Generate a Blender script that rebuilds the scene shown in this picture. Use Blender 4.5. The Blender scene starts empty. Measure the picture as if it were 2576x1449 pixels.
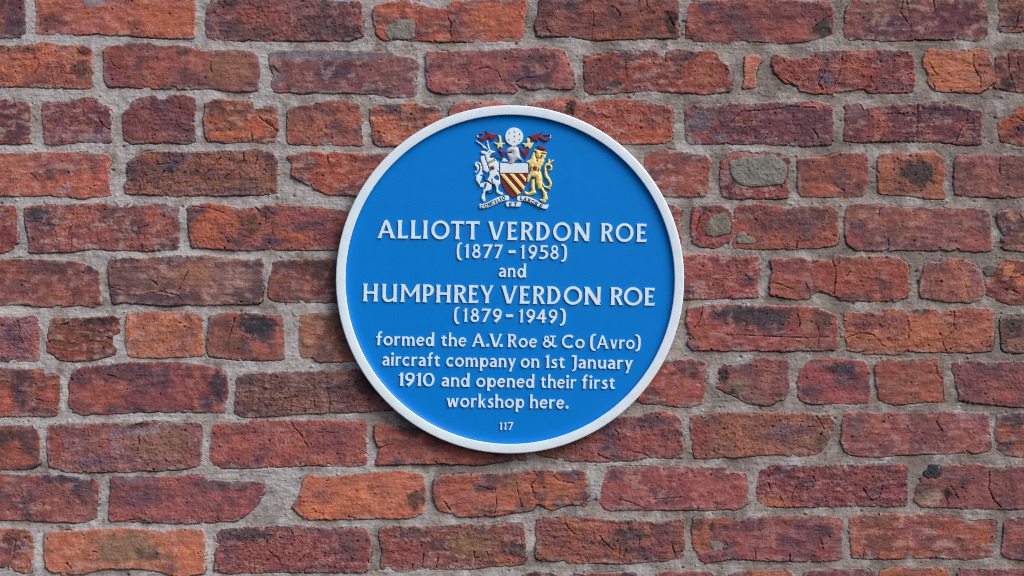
import bpy, math, random
import numpy as np

# ------------------------------------------------------------------ camera, sky, sun, exposure
S = 0.4385e-3            # metres on the wall for one pixel of the 3264 px wide photograph
CAM_D = 2.6
ZC = 2.3                 # height of the picture centre above the street
scene = bpy.context.scene
col = scene.collection
cam = bpy.data.cameras.new('camera')
cam.sensor_width = 36.0
cam.lens = 36.0 * CAM_D / (3264 * S)
cam.clip_start = 0.05
cam.clip_end = 200
camo = bpy.data.objects.new('camera', cam)
camo.location = (0, -CAM_D, ZC)
camo.rotation_euler = (math.radians(90), 0, 0)
col.objects.link(camo)
scene.camera = camo

SUN_DIR = (0.50, -0.46, 0.60)
_l = math.sqrt(sum(c * c for c in SUN_DIR))
SUN_DIR = tuple(c / _l for c in SUN_DIR)
world = bpy.data.worlds.new('World')
scene.world = world
world.use_nodes = True
wn = world.node_tree
sky = wn.nodes.new('ShaderNodeTexSky')
sky.sky_type = 'NISHITA'
sky.sun_disc = False
sky.sun_elevation = math.asin(SUN_DIR[2])
sky.sun_rotation = math.atan2(SUN_DIR[0], SUN_DIR[1])
sky.air_density = 0.9
sky.dust_density = 4.0
sky.ozone_density = 0.6
wn.links.new(sky.outputs[0], wn.nodes['Background'].inputs[0])
wn.nodes['Background'].inputs[1].default_value = 0.10

sl = bpy.data.lights.new('sun', 'SUN')
sl.energy = 1.35
sl.angle = math.radians(34)
sl.color = (1.0, 0.98, 0.95)
so = bpy.data.objects.new('sun', sl)
from mathutils import Vector
so.rotation_euler = Vector(SUN_DIR).to_track_quat('Z', 'Y').to_euler()
so.location = (3, -3, 6)
col.objects.link(so)
vs = scene.view_settings
vs.view_transform = 'Standard'
vs.look = 'None'
vs.gamma = 1.0
vs.use_curve_mapping = False
vs.exposure = 0.54
scene.cycles.use_denoising = False
scene.cycles.filter_width = 1.05

# ------------------------------------------------------------------ helpers
def lin(c):
    c = np.asarray(c, dtype=np.float64) / 255.0
    return np.where(c <= 0.04045, c / 12.92, ((c + 0.055) / 1.055) ** 2.4)

def tag(o, label=None, cat=None, group=None, kind=None):
    if label: o['label'] = label
    if cat: o['category'] = cat
    if group: o['group'] = group
    if kind: o['kind'] = kind
    return o

def mesh_obj(name, verts, faces, mat, parent=None, colors=None, smooth=False):
    """one mesh object from numpy arrays; faces is an (n,4) or (n,3) index array"""
    me = bpy.data.meshes.new(name)
    n, k = faces.shape
    me.vertices.add(len(verts))
    me.vertices.foreach_set('co', np.ascontiguousarray(verts, dtype=np.float32).ravel())
    me.loops.add(n * k)
    me.loops.foreach_set('vertex_index', np.ascontiguousarray(faces, dtype=np.int32).ravel())
    me.polygons.add(n)
    me.polygons.foreach_set('loop_start', np.arange(0, n * k, k, dtype=np.int32))
    me.polygons.foreach_set('use_smooth', np.full(n, smooth, dtype=bool))
    me.update(calc_edges=True)
    me.validate()
    if colors is not None:
        a = me.color_attributes.new('Col', 'FLOAT_COLOR', 'POINT')
        c4 = np.ones((len(verts), 4), dtype=np.float32)
        c4[:, :3] = colors
        a.data.foreach_set('color', c4.ravel())
    me.materials.append(mat)
    o = bpy.data.objects.new(name, me)
    col.objects.link(o)
    if parent: o.parent = parent
    return o

# gradient noise on arrays
def perlin(x, y, seed):
    rs = np.random.RandomState(seed)
    perm = rs.permutation(512).astype(np.int32)
    ang = rs.rand(512) * 2 * np.pi
    gx = np.cos(ang).astype(np.float32); gy = np.sin(ang).astype(np.float32)
    xi = np.floor(x).astype(np.int32); yi = np.floor(y).astype(np.int32)
    xf = (x - xi).astype(np.float32); yf = (y - yi).astype(np.float32)
    u = xf * xf * xf * (xf * (xf * 6 - 15) + 10)
    v = yf * yf * yf * (yf * (yf * 6 - 15) + 10)
    def g(ox, oy):
        h = perm[(perm[(xi + ox) & 511] + yi + oy) & 511]
        return gx[h] * (xf - ox) + gy[h] * (yf - oy)
    a = g(0, 0); b = g(1, 0); c = g(0, 1); d = g(1, 1)
    return ((a + u * (b - a)) * (1 - v) + (c + u * (d - c)) * v) * 1.5

def fbm(x, y, scale, octs, seed, gain=0.5):
    out = 0.0; amp = 1.0; tot = 0.0; f = 1.0 / scale
    for k in range(octs):
        out = out + amp * perlin(x * f + 17.3 * k, y * f - 9.1 * k, seed + k)
        tot += amp; amp *= gain; f *= 2.03
    return out / tot

def sstep(a, b, x):
    t = np.clip((x - a) / (b - a), 0, 1)
    return t * t * (3 - 2 * t)

def poly_sdf(px, py, P):
    """signed distance, positive inside"""
    P = np.asarray(P, dtype=np.float64)
    Q = np.roll(P, -1, axis=0)
    d2 = np.full(px.shape, 1e18); ins = np.zeros(px.shape, dtype=bool)
    for (ax, ay), (bx, by) in zip(P, Q):
        ex, ey = bx - ax, by - ay
        L = ex * ex + ey * ey
        if L < 1e-12: continue
        t = np.clip(((px - ax) * ex + (py - ay) * ey) / L, 0, 1)
        dx = px - ax - t * ex; dy = py - ay - t * ey
        np.minimum(d2, dx * dx + dy * dy, out=d2)
        if ay != by:
            c = ((ay > py) != (by > py)) & (px < (bx - ax) * (py - ay) / (by - ay) + ax)
            ins ^= c
    d = np.sqrt(d2)
    return np.where(ins, d, -d)

def line_dist(px, py, P):
    d2 = np.full(px.shape, 1e18)
    for (ax, ay), (bx, by) in zip(P[:-1], P[1:]):
        ex, ey = bx - ax, by - ay
        L = max(ex * ex + ey * ey, 1e-12)
        t = np.clip(((px - ax) * ex + (py - ay) * ey) / L, 0, 1)
        dx = px - ax - t * ex; dy = py - ay - t * ey
        np.minimum(d2, dx * dx + dy * dy, out=d2)
    return np.sqrt(d2)

def chaikin(P, k=.82):
    P = np.asarray(P, dtype=np.float64)
    Q = np.roll(P, -1, axis=0)
    out = np.empty((2 * len(P), 2))
    out[0::2] = P * k + Q * (1 - k)
    out[1::2] = P * (1 - k) + Q * k
    return out

def nodes_of(name):
    m = bpy.data.materials.new(name)
    m.use_nodes = True
    nt = m.node_tree
    return m, nt, nt.nodes['Principled BSDF']

def noise_node(nt, vec, scale, detail=3, rough=0.6):
    n = nt.nodes.new('ShaderNodeTexNoise')
    n.inputs['Scale'].default_value = scale
    n.inputs['Detail'].default_value = detail
    n.inputs['Roughness'].default_value = rough
    nt.links.new(vec, n.inputs['Vector'])
    return n

def ramp_node(nt, fac, p0, v0, p1, v1):
    r = nt.nodes.new('ShaderNodeMapRange')
    r.inputs['From Min'].default_value = p0; r.inputs['From Max'].default_value = p1
    r.inputs['To Min'].default_value = v0; r.inputs['To Max'].default_value = v1
    nt.links.new(fac, r.inputs['Value'])
    return r.outputs[0]

def mineral_material(name, grain, lo, hi, bump_mm, rough):
    """colour from the attribute (clay / sand, recess shade painted in) with fine procedural grain and relief"""
    m, nt, b = nodes_of(name)
    tc = nt.nodes.new('ShaderNodeTexCoord')
    at = nt.nodes.new('ShaderNodeAttribute'); at.attribute_name = 'Col'
    n1 = noise_node(nt, tc.outputs['Object'], grain, 4, 0.7)
    f = ramp_node(nt, n1.outputs['Fac'], 0.3, lo, 0.7, hi)
    vm = nt.nodes.new('ShaderNodeVectorMath'); vm.operation = 'SCALE'
    nt.links.new(at.outputs['Color'], vm.inputs[0]); nt.links.new(f, vm.inputs['Scale'])
    nt.links.new(vm.outputs[0], b.inputs['Base Color'])
    n2 = noise_node(nt, tc.outputs['Object'], grain * 1.3, 3, 0.75)
    bp = nt.nodes.new('ShaderNodeBump')
    bp.inputs['Strength'].default_value = 1.0
    bp.inputs['Distance'].default_value = bump_mm * 1e-3
    nt.links.new(n2.outputs['Fac'], bp.inputs['Height'])
    nt.links.new(bp.outputs[0], b.inputs['Normal'])
    b.inputs['Roughness'].default_value = rough
    b.inputs['Specular IOR Level'].default_value = 0.25
    return m

def paint_material(name, srgb, k, rough, coat=0.0, spec=0.5, bump=0.012, var=0.035):
    m, nt, b = nodes_of(name)
    tc = nt.nodes.new('ShaderNodeTexCoord')
    c = lin(srgb) * k
    n = noise_node(nt, tc.outputs['Object'], 60, 4, 0.6)
    f = ramp_node(nt, n.outputs['Fac'], 0.3, 1 - var, 0.7, 1 + var)
    vm = nt.nodes.new('ShaderNodeVectorMath'); vm.operation = 'SCALE'
    vm.inputs[0].default_value = tuple(c)
    nt.links.new(f, vm.inputs['Scale'])
    nt.links.new(vm.outputs[0], b.inputs['Base Color'])
    n2 = noise_node(nt, tc.outputs['Object'], 350, 2, 0.5)
    bp = nt.nodes.new('ShaderNodeBump'); bp.inputs['Strength'].default_value = 0.5
    bp.inputs['Distance'].default_value = bump * 1e-3
    nt.links.new(n2.outputs['Fac'], bp.inputs['Height'])
    nt.links.new(bp.outputs[0], b.inputs['Normal'])
    b.inputs['Roughness'].default_value = rough
    b.inputs['Specular IOR Level'].default_value = spec
    b.inputs['Coat Weight'].default_value = coat
    b.inputs['Coat Roughness'].default_value = 0.25
    return m

M_BRICK = mineral_material('fired clay', 380, 0.82, 1.18, 0.36, 0.9)
M_MORTAR = mineral_material('sandy mortar', 430, 0.89, 1.11, 0.30, 0.95)
M_STONE = mineral_material('grey stone', 300, 0.8, 1.2, 0.5, 0.85)
# ------------------------------------------------------------------ the bricks, traced one by one
# tile coordinates: the photograph in 3 x 3 tiles of 2576 x 1449 units
BR = []; ST = []
SOOT = (62, 52, 56); GREY = (140, 132, 124)
def B(i, j, pts, c1, c2=None, patches=(), cracks=(), h=None, soot=0.0, crackle=0.35, smear=0.5):
    f = lambda p: (p[0] + 2576 * i, p[1] + 1449 * j)
    BR.append(dict(p=[f(p) for p in pts], c1=c1, c2=c2, h=h, soot=soot, crackle=crackle, smear=smear,
                   pt=[(*f(q[:2]), *q[2:]) for q in patches], cr=[[f(p) for p in c] for c in cracks]))
def STN(i, j, pts, c, label, h=2.5):
    ST.append(dict(p=[(p[0] + 2576 * i, p[1] + 1449 * j) for p in pts], c=c, label=label, h=h))
OR = (190, 92, 50); RD = (158, 72, 58); PU = (128, 68, 68); BN = (148, 84, 60); PK = (168, 88, 76); TAN = (190, 108, 60); DK = (116, 62, 54)
# course 1
B(0,0,[(-300,-20),(180,-15),(187,150),(180,250),(150,278),(-300,285)],(122,62,64),(110,58,66),soot=.3)
B(0,0,[(272,-20),(1470,-20),(1475,100),(1462,220),(1470,280),(1300,285),(1150,278),(950,265),(780,255),(740,245),(600,258),(450,250),(280,255),(275,100)],(172,86,66),(184,94,56),[(1330,150,260,150,(190,95,52),.8),(390,170,110,70,SOOT,.6),(720,15,90,30,GREY,.8),(620,200,200,70,(176,92,80),.6)],[[(960,165),(1010,205),(1040,225)]])
B(0,0,[(1600,-5),(2000,-10),(2576,10),(2720,15),(2728,150),(2735,280),(2600,300),(2300,300),(1650,300),(1570,280),(1555,230),(1560,80),(1580,40)],(138,74,70),(112,68,68),[(1950,90,250,90,(156,76,62),.6),(2400,200,180,90,(96,70,72),.6),(1850,240,250,50,(108,76,66),.6),(2660,240,60,40,SOOT,.7)],soot=.3)
B(1,0,[(245,90),(260,45),(400,10),(520,5),(600,40),(680,62),(800,70),(840,20),(1000,0),(1390,-10),(1390,60),(1375,150),(1365,280),(1250,310),(900,312),(700,315),(560,300),(310,295),(265,260),(248,180)],(190,84,52),(176,86,54),[(700,110,160,60,(150,70,58),.6),(1150,130,200,120,(186,94,56),.7)],[[(785,100),(830,180),(820,240),(835,290)]])
STN(1,0,[(330,220),(345,195),(400,165),(425,150),(540,142),(560,165),(560,240),(555,290),(480,302),(350,292),(328,255)],(140,134,124),'rounded grey stone set in the orange brick at the top, above the plaque left side',3.5)
B(1,0,[(1500,0),(1600,-10),(2540,-10),(2545,60),(2540,160),(2545,285),(2400,280),(2200,290),(1900,300),(1750,270),(1480,270),(1468,200),(1490,120)],(154,80,58),(134,70,58),[(1740,55,60,50,(84,64,66),.8),(1520,100,50,120,(116,62,64),.7),(2490,170,45,90,(60,44,42),.8)],[[(1545,180),(1550,220),(1580,255),(1570,280)],[(1900,90),(1905,160),(1895,210),(1885,290)],[(2040,50),(2070,60),(2100,120)],[(2300,0),(2310,50),(2360,100)],[(2460,90),(2490,160),(2530,230)]],crackle=.6)  # dark patch at the right end paints the shade inside a hole
B(2,0,[(45,40),(120,5),(600,0),(1100,15),(1130,60),(1135,180),(1125,260),(950,300),(840,318),(700,318),(450,300),(330,315),(200,305),(30,300),(40,150)],(156,76,62),(140,72,66),[(1060,225,80,70,(74,66,56),.9),(900,80,220,70,(124,66,68),.7),(820,250,120,50,(170,80,62),.6)],[[(980,220),(1050,160),(1120,120)]])
B(2,0,[(1240,60),(1290,20),(1300,-5),(2250,-5),(2285,60),(2305,180),(2295,270),(2220,305),(1990,290),(1700,295),(1560,308),(1400,290),(1250,300),(1222,270),(1225,140)],(140,78,66),(124,68,70),[(1480,60,200,90,(144,92,70),.6),(2050,150,230,130,(116,60,66),.7),(1300,200,70,80,(152,78,72),.6)],[[(1660,0),(1645,90),(1690,165),(1720,200),(1715,285)],[(1690,0),(1710,130)],[(1890,0),(1900,80),(1915,130)]])
B(2,0,[(2390,40),(2400,-5),(2700,-5),(2700,220),(2440,245),(2375,215),(2400,150),(2385,90)],(150,90,66),(120,70,60),(),[[(2540,80),(2520,180),(2500,225)],[(2380,200),(2560,210)]])
# course 2
B(0,0,[(-300,345),(200,345),(300,320),(450,345),(650,355),(690,380),(680,450),(692,560),(690,665),(500,660),(250,650),(0,650),(-300,650)],(192,96,58),(178,86,54),[(620,520,80,80,(96,66,58),.8),(100,375,250,35,(120,76,62),.6),(630,385,50,40,(110,64,64),.8)],[[(270,430),(300,480),(260,550)],[(580,370),(620,410),(670,405)]])
B(0,0,[(785,370),(900,345),(1000,325),(1130,325),(1180,350),(1300,345),(1400,355),(1560,390),(1700,385),(1800,380),(1900,395),(1950,430),(1955,550),(1945,680),(1800,685),(1600,665),(1400,665),(1100,660),(820,650),(790,610),(790,500)],(158,76,64),(146,76,64),[(1750,520,190,140,(154,96,68),.85),(880,480,110,130,(148,64,56),.7),(1380,390,60,45,(90,70,66),.7),(1050,350,180,40,(126,80,74),.6),(1170,510,120,60,(180,84,66),.5)],[[(1590,470),(1590,510),(1605,570),(1600,620)],[(830,440),(850,490),(900,520)]])
B(0,0,[(2040,400),(2200,380),(2576,385),(2950,400),(3020,430),(3140,450),(3165,490),(3140,600),(3140,730),(2950,730),(2800,700),(2500,695),(2300,700),(2080,690),(2050,640),(2080,560),(2045,510)],(146,80,78),(134,78,76),[(2300,420,280,45,(132,118,112),.8),(2700,420,250,40,(124,112,104),.8),(2960,560,130,130,(150,92,78),.6),(2100,600,60,90,(130,110,104),.6)],[[(2060,500),(2130,580)]],h=1.2,smear=1)
B(1,0,[(645,400),(700,390),(1000,390),(1150,380),(1250,370),(1630,370),(1690,400),(1720,490),(1750,530),(1760,630),(1740,670),(1640,665),(1560,655),(1420,668),(1390,650),(1330,640),(1315,700),(1200,690),(1080,702),(800,705),(700,690),(655,660),(642,540)],(158,78,74),(150,82,76),[(1480,440,200,50,(112,70,68),.8),(1200,420,140,40,(120,72,68),.6),(1690,500,50,120,(186,100,84),.6),(1130,580,130,80,(160,72,66),.5)],[[(1000,530),(1100,510),(1180,545),(1212,610)],[(1320,620),(1370,590),(1500,585)]],h=4.5,crackle=.1)
B(1,0,[(1825,430),(1900,420),(1960,395),(2380,390),(2440,430),(2460,385),(2550,375),(2676,385),(2826,395),(2876,470),(2926,510),(2946,600),(2926,690),(2756,705),(2576,695),(2300,680),(2000,705),(1880,705),(1845,680),(1840,600)],(166,74,54),(150,70,58),[(1950,540,130,110,(128,66,64),.75),(2720,550,180,130,(166,84,56),.7),(2500,500,100,100,(140,82,64),.4),(2080,640,60,30,(70,48,46),.7)],[[(2140,450),(2150,560),(2155,600)],[(2440,400),(2445,460)],[(2690,420),(2640,470)],[(2870,560),(2880,640)]])
B(2,0,[(475,430),(540,420),(590,440),(570,500),(550,560),(550,655),(450,665),(475,580),(468,500)],(190,112,84),(180,120,80),h=1)
B(2,0,[(690,420),(740,415),(830,450),(960,440),(1000,390),(1200,385),(1400,380),(1690,380),(1740,430),(1750,640),(1720,690),(1410,700),(1370,670),(1150,690),(1140,705),(990,705),(880,680),(860,640),(780,620),(700,550),(670,480)],(150,66,60),(138,66,64),[(1090,600,70,70,(112,88,92),.8),(1080,430,70,50,(120,90,86),.7),(1600,650,170,40,(110,76,80),.7),(800,500,110,50,(156,66,58),.6)],[[(1205,390),(1195,500),(1170,590),(1140,650)],[(1080,480),(1065,560),(1020,630),(1060,680)],[(1420,580),(1400,640),(1370,680)],[(680,560),(780,600),(840,650)],[(830,450),(940,445)]],crackle=.6)
B(2,0,[(1830,410),(1870,370),(2100,385),(2290,370),(2320,430),(2350,520),(2365,600),(2310,650),(2240,690),(2100,695),(1900,680),(1860,640),(1850,540),(1815,500)],(170,96,70),(186,104,60),[(2060,630,170,60,(196,104,58),.7),(1890,470,60,80,(190,108,58),.7),(2270,480,70,90,(150,88,72),.6)],[[(2195,420),(2190,480),(2210,540),(2245,590),(2250,660)],[(1860,480),(1920,570),(1870,570)],[(1890,620),(1900,680)]],crackle=.7)
B(2,0,[(2365,440),(2420,400),(2500,370),(2800,370),(2800,695),(2500,690),(2360,660),(2370,560)],(146,76,58),(124,66,60),[(2440,640,60,50,(70,50,56),.8)],[[(2455,410),(2460,550),(2490,620),(2510,690)],[(2520,420),(2540,540)]])
# course 3
B(0,0,[(-300,755),(100,755),(215,775),(225,860),(230,1000),(225,1080),(-300,1090)],(128,62,62),(118,58,64))
STN(0,0,[(-20,960),(10,955),(45,985),(45,1010),(10,1018),(-20,1010)],(150,140,128),'small pale pebble in the cut brick at the left edge of the wall',2)
B(0,0,[(325,770),(500,770),(650,745),(720,755),(760,790),(820,810),(832,900),(830,1075),(700,1060),(550,1075),(380,1095),(345,1080),(330,960),(318,858)],(132,70,74),(144,74,68),[(700,1040,140,35,(150,120,120),.6),(790,900,60,80,(118,62,66),.5)],[[(740,890),(780,950),(830,980)]])
B(0,0,[(1000,770),(1080,735),(1180,725),(1195,750),(1260,750),(1290,720),(1400,715),(1470,740),(1478,800),(1462,900),(1480,1070),(1350,1080),(1240,1065),(1150,1075),(1000,1080),(950,1050),(935,980),(940,850),(990,820)],(140,68,64),(130,70,70),[(1280,1020,100,40,(176,106,90),.4)],(),crackle=.4)
B(0,0,[(1555,780),(1650,745),(1750,760),(1900,765),(1925,830),(2050,795),(2095,840),(2100,960),(2085,1060),(2000,1070),(1800,1065),(1700,1075),(1570,1060),(1545,980),(1538,880)],(158,84,56),(142,78,60),[(1950,960,110,80,(192,92,46),.8),(1700,1025,180,40,(196,96,52),.8),(1620,830,60,60,(90,64,56),.6)],[[(1940,830),(1960,890),(2030,940),(2090,985)],[(1890,970),(1905,1070)]])
B(0,0,[(2180,830),(2250,800),(2380,790),(2500,750),(2600,770),(2710,780),(2728,860),(2725,1000),(2735,1095),(2576,1090),(2300,1085),(2175,1085),(2175,940)],(150,80,66),(160,84,62),[(2260,880,100,80,(126,76,70),.6)])
B(1,0,[(220,830),(280,795),(400,785),(560,780),(640,800),(750,815),(752,890),(700,1000),(500,1096),(280,1096),(240,1070),(232,970)],(196,98,52),(180,90,54),[(500,900,110,60,(150,84,54),.5)],crackle=.6)
B(1,0,[(820,830),(850,795),(940,770),(1150,775),(1260,790),(1280,1085),(840,1085)],(174,84,66),(162,80,70))
B(1,0,[(1415,790),(1500,770),(1600,755),(1690,750),(1760,750),(1800,770),(2000,760),(2150,750),(2300,770),(2400,790),(2500,810),(2515,900),(2490,980),(2480,1060),(2380,1080),(2130,1080),(1700,1080),(1420,1080)],(178,82,54),(164,76,56),[(1560,810,130,50,(160,88,78),.8),(1735,810,40,60,(66,46,44),.9),(2460,880,50,80,(140,84,64),.6)],[[(1690,760),(1720,800),(1750,870)],[(1970,860),(2000,890),(2020,880)],[(2100,820),(2130,850),(2110,880)]],crackle=.6)  # darkest patch paints the shade of the notch as flat colour
B(2,0,[(25,830),(110,795),(200,795),(330,790),(450,790),(600,775),(820,770),(1000,775),(1100,790),(1130,830),(1135,950),(1128,1085),(1000,1095),(900,1100),(700,1085),(250,1080),(60,1080),(35,1040),(25,940)],(138,72,70),(130,72,74),[(130,910,110,90,(116,102,98),.75),(1000,800,110,25,(190,100,74),.8),(140,1030,90,40,(150,70,66),.7),(800,940,260,90,(124,62,68),.5),(280,1040,60,40,(120,106,100),.6)],[[(360,930),(440,840),(560,835),(680,830),(820,800),(1000,815)],[(830,850),(825,910)],[(980,970),(1030,1050)]],smear=1)
B(2,0,[(1235,790),(1340,790),(1370,830),(1480,800),(1700,790),(1800,770),(2000,780),(2150,810),(2180,840),(2250,830),(2260,1000),(2240,1090),(2100,1090),(2000,1070),(1700,1060),(1500,1065),(1400,1070),(1230,1065),(1220,1000),(1230,860)],(128,64,68),(112,58,66),[(2000,850,200,70,(96,64,70),.7),(1300,850,80,60,(132,92,88),.6),(1420,980,120,80,(152,70,62),.6)],[[(1775,790),(1770,900),(1765,1060)],[(2190,790),(2150,850),(2140,930),(2090,980),(2060,1070)],[(1500,860),(1600,860),(1700,855)],[(1340,790),(1360,830)],[(2150,935),(2200,930)]],crackle=.7)
B(2,0,[(2400,910),(2480,880),(2530,820),(2800,790),(2800,1090),(2500,1090),(2400,1060),(2385,980)],(170,82,54),(140,70,54),(),[[(2480,890),(2530,890),(2600,930)],[(2520,960),(2560,1000)]],crackle=.8)
# course 4
B(0,0,[(-300,1160),(200,1155),(600,1155),(800,1165),(825,1190),(815,1300),(825,1449),(835,1470),(600,1490),(400,1470),(0,1475),(-300,1475)],(186,94,64),(174,88,70),[(120,1230,200,50,(178,104,70),.6),(360,1320,50,40,(104,66,66),.7),(800,1320,50,130,(190,92,80),.6),(480,1420,60,40,(190,150,140),.4)],[[(230,1310),(290,1365)]])
B(0,0,[(970,1220),(1050,1170),(1150,1140),(1350,1155),(1700,1140),(1950,1130),(2060,1150),(2095,1200),(2085,1350),(2080,1460),(1800,1470),(1400,1475),(950,1460),(940,1400),(975,1340),(960,1280)],(152,90,64),(138,80,64),[(1080,1250,70,60,(128,72,66),.7),(2050,1250,50,90,(108,66,64),.7),(1275,1275,35,22,(66,56,68),.9),(1315,1225,20,20,(66,56,68),.8),(1285,1410,15,25,(66,70,72),.8),(1900,1400,160,60,(120,84,72),.5),(1600,1452,200,30,(136,90,84),.6)],[[(1270,1160),(1285,1215)],[(1370,1160),(1380,1210)],[(1510,1180),(1505,1260),(1480,1300)],[(1670,1180),(1600,1270),(1530,1330)],[(1835,1150),(1835,1210),(1800,1270),(1690,1340)],[(1940,1170),(1930,1240)],[(1050,1370),(1110,1385),(1150,1370),(1165,1350)],[(1130,1385),(1180,1390),(1210,1330),(1240,1290)],[(1055,1390),(1045,1440)],[(1090,1390),(1085,1435)],[(1420,1240),(1400,1310)],[(1170,1240),(1280,1235)]],crackle=.7)
B(0,0,[(2170,1180),(2250,1160),(2400,1145),(2450,1170),(2500,1150),(2700,1160),(2950,1160),(3100,1449),(2900,1480),(2500,1465),(2400,1440),(2280,1370),(2200,1330),(2215,1240)],(188,84,52),(172,78,52),[(2240,1200,60,30,(160,92,82),.7),(2700,1240,200,70,(160,74,54),.5)],[[(2465,1160),(2475,1220),(2480,1225)],[(2190,1335),(2300,1400),(2420,1450)],[(2640,1180),(2680,1200),(2680,1230)]],h=4,crackle=.6)
B(1,0,[(2285,1190),(2350,1150),(2430,1130),(2576,1155),(2756,1170),(2786,1220),(2771,1300),(2766,1470),(2576,1475),(2400,1475),(2300,1300)],(160,80,60),(150,78,66),[(2400,1170,80,40,(136,78,68),.6),(2660,1330,90,110,(170,84,66),.6)])
B(2,0,[(290,1220),(360,1165),(440,1145),(540,1165),(620,1150),(740,1165),(805,1210),(790,1300),(800,1440),(790,1490),(600,1495),(300,1490),(285,1400),(285,1300)],(152,72,58),(140,66,58),[(320,1340,50,60,(160,120,112),.7),(420,1165,100,25,(184,86,56),.7)])
STN(2,0,[(352,1230),(380,1200),(480,1185),(600,1180),(690,1160),(740,1200),(775,1240),(790,1300),(770,1350),(750,1395),(620,1400),(520,1410),(440,1395),(385,1360),(358,1290)],(138,134,126),'large oval grey stone filling a red brick face, right of the plaque',4)
B(2,0,[(865,1200),(1000,1190),(1100,1190),(1200,1150),(1330,1170),(1360,1150),(1390,1200),(1395,1300),(1385,1440),(1340,1480),(900,1480),(870,1440),(875,1300)],(160,82,64),(146,78,64),[(1200,1210,80,50,(122,68,64),.6),(1080,1430,140,35,(190,98,58),.6),(940,1310,60,90,(140,78,66),.6)],[[(1160,1410),(1220,1440)]])
B(2,0,[(1480,1170),(1580,1155),(1660,1145),(1680,1170),(1800,1150),(1900,1150),(1970,1200),(1980,1280),(1960,1400),(1975,1490),(1900,1500),(1700,1470),(1480,1460),(1475,1300)],(158,88,58),(170,92,56),[(1775,1310,150,115,(88,66,62),.95),(1850,1165,130,25,(196,106,62),.7),(1950,1350,35,120,(182,92,56),.7)])
B(2,0,[(2060,1175),(2300,1175),(2400,1180),(2800,1170),(2800,1485),(2400,1485),(2250,1480),(2060,1475),(2050,1350)],(150,82,72),(136,78,68),[(2500,1300,110,110,(118,72,62),.6),(2130,1200,90,30,(170,96,84),.6)],[[(2390,1190),(2395,1330)]])
# course 5
B(0,1,[(-300,105),(110,105),(132,180),(120,260),(135,380),(90,430),(0,460),(-300,460)],(150,70,58),(140,66,66),[(90,180,50,60,(170,92,60),.6),(50,320,60,70,(140,56,60),.6)])
B(0,1,[(185,115),(300,100),(500,95),(700,90),(900,95),(1050,105),(1250,100),(1340,125),(1348,250),(1345,430),(1200,440),(1000,435),(700,425),(500,450),(220,455),(215,350),(195,220)],(150,80,70),(138,74,70),[(290,170,90,60,(84,68,74),.8),(640,170,110,70,(186,96,68),.7),(720,320,170,60,(160,70,62),.6),(250,330,60,90,(122,74,74),.6),(900,120,90,30,(104,72,70),.6),(1120,360,60,60,(184,96,76),.6),(1280,140,70,40,(140,116,108),.6)],[[(535,270),(520,310),(540,350),(535,430)],[(1070,370),(1075,440)],[(1040,280),(1120,250)]])
B(0,1,[(1420,105),(1600,95),(1800,125),(1930,125),(2020,100),(2300,110),(2600,140),(2700,200),(2700,400),(2500,432),(2200,430),(2000,430),(1850,440),(1600,425),(1440,415),(1425,250)],(178,86,54),(168,80,58),[(1890,250,90,80,(104,68,58),.75),(2080,250,100,45,(124,70,58),.6),(2490,330,120,110,(134,62,66),.75),(2250,170,200,70,(176,86,74),.6),(1560,330,140,80,(184,92,52),.6)],[[(1420,105),(1600,130),(1690,155)],[(1910,100),(1960,150),(2000,165),(2000,240)]])
B(2,1,[(-300,90),(-60,95),(-15,130),(-20,250),(-10,380),(-60,420),(-300,425)],(134,66,68),(122,62,66))
B(2,1,[(85,120),(130,110),(300,105),(345,140),(385,200),(380,280),(355,370),(250,415),(150,410),(80,380),(65,330),(70,220)],(150,70,62),(140,64,60),[(220,130,90,30,(84,62,60),.7),(100,230,22,100,(172,66,66),.7)],[[(125,190),(100,300)]])
STN(2,1,[(185,240),(215,190),(300,152),(345,185),(362,230),(355,300),(320,325),(235,345),(195,330),(180,280)],(132,126,114),'round grey stone in the half brick beside the plaque right rim',2.5)
B(2,1,[(400,130),(430,100),(600,95),(780,125),(960,105),(1000,115),(1140,110),(1175,150),(1170,260),(1165,400),(1000,420),(860,425),(620,425),(400,418),(378,390),(385,280),(410,200)],(164,80,60),(154,78,58),[(1040,180,130,60,(126,84,64),.6),(600,130,110,30,(126,72,76),.6),(440,260,60,80,(170,76,60),.6)],[[(865,370),(860,425)],[(540,190),(570,230)]])
STN(2,1,[(400,350),(410,310),(460,292),(490,330),(540,350),(552,385),(500,392),(410,390)],(146,138,126),'small flat grey patch at the lower corner of a red brick, right of the round stone',1.2)
B(2,1,[(1240,120),(1300,90),(1500,88),(1600,115),(1800,120),(2100,125),(2300,135),(2325,200),(2330,350),(2330,440),(2200,445),(2050,430),(1880,440),(1700,430),(1580,440),(1400,435),(1310,440),(1240,385),(1225,300),(1225,200)],(154,84,70),(144,82,70),[(1340,170,110,70,(158,98,76),.6),(1300,330,80,90,(146,66,68),.7),(1400,300,100,60,(122,78,78),.6),(1680,260,60,60,(146,96,66),.6),(1950,300,150,110,(150,82,80),.6),(2210,380,110,60,(166,80,62),.6),(1310,260,60,30,(88,68,76),.7)],[[(1490,100),(1475,200)],[(1550,350),(1550,430)],[(1350,100),(1345,130)],[(2170,270),(2250,310)]])
B(2,1,[(2375,160),(2440,140),(2800,140),(2800,440),(2450,440),(2410,410),(2410,310),(2385,240)],(146,86,66),(128,76,64),[(2560,240,70,50,(86,64,66),.7),(2410,330,25,60,(96,66,80),.6)],[[(2540,170),(2570,230)]])
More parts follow.
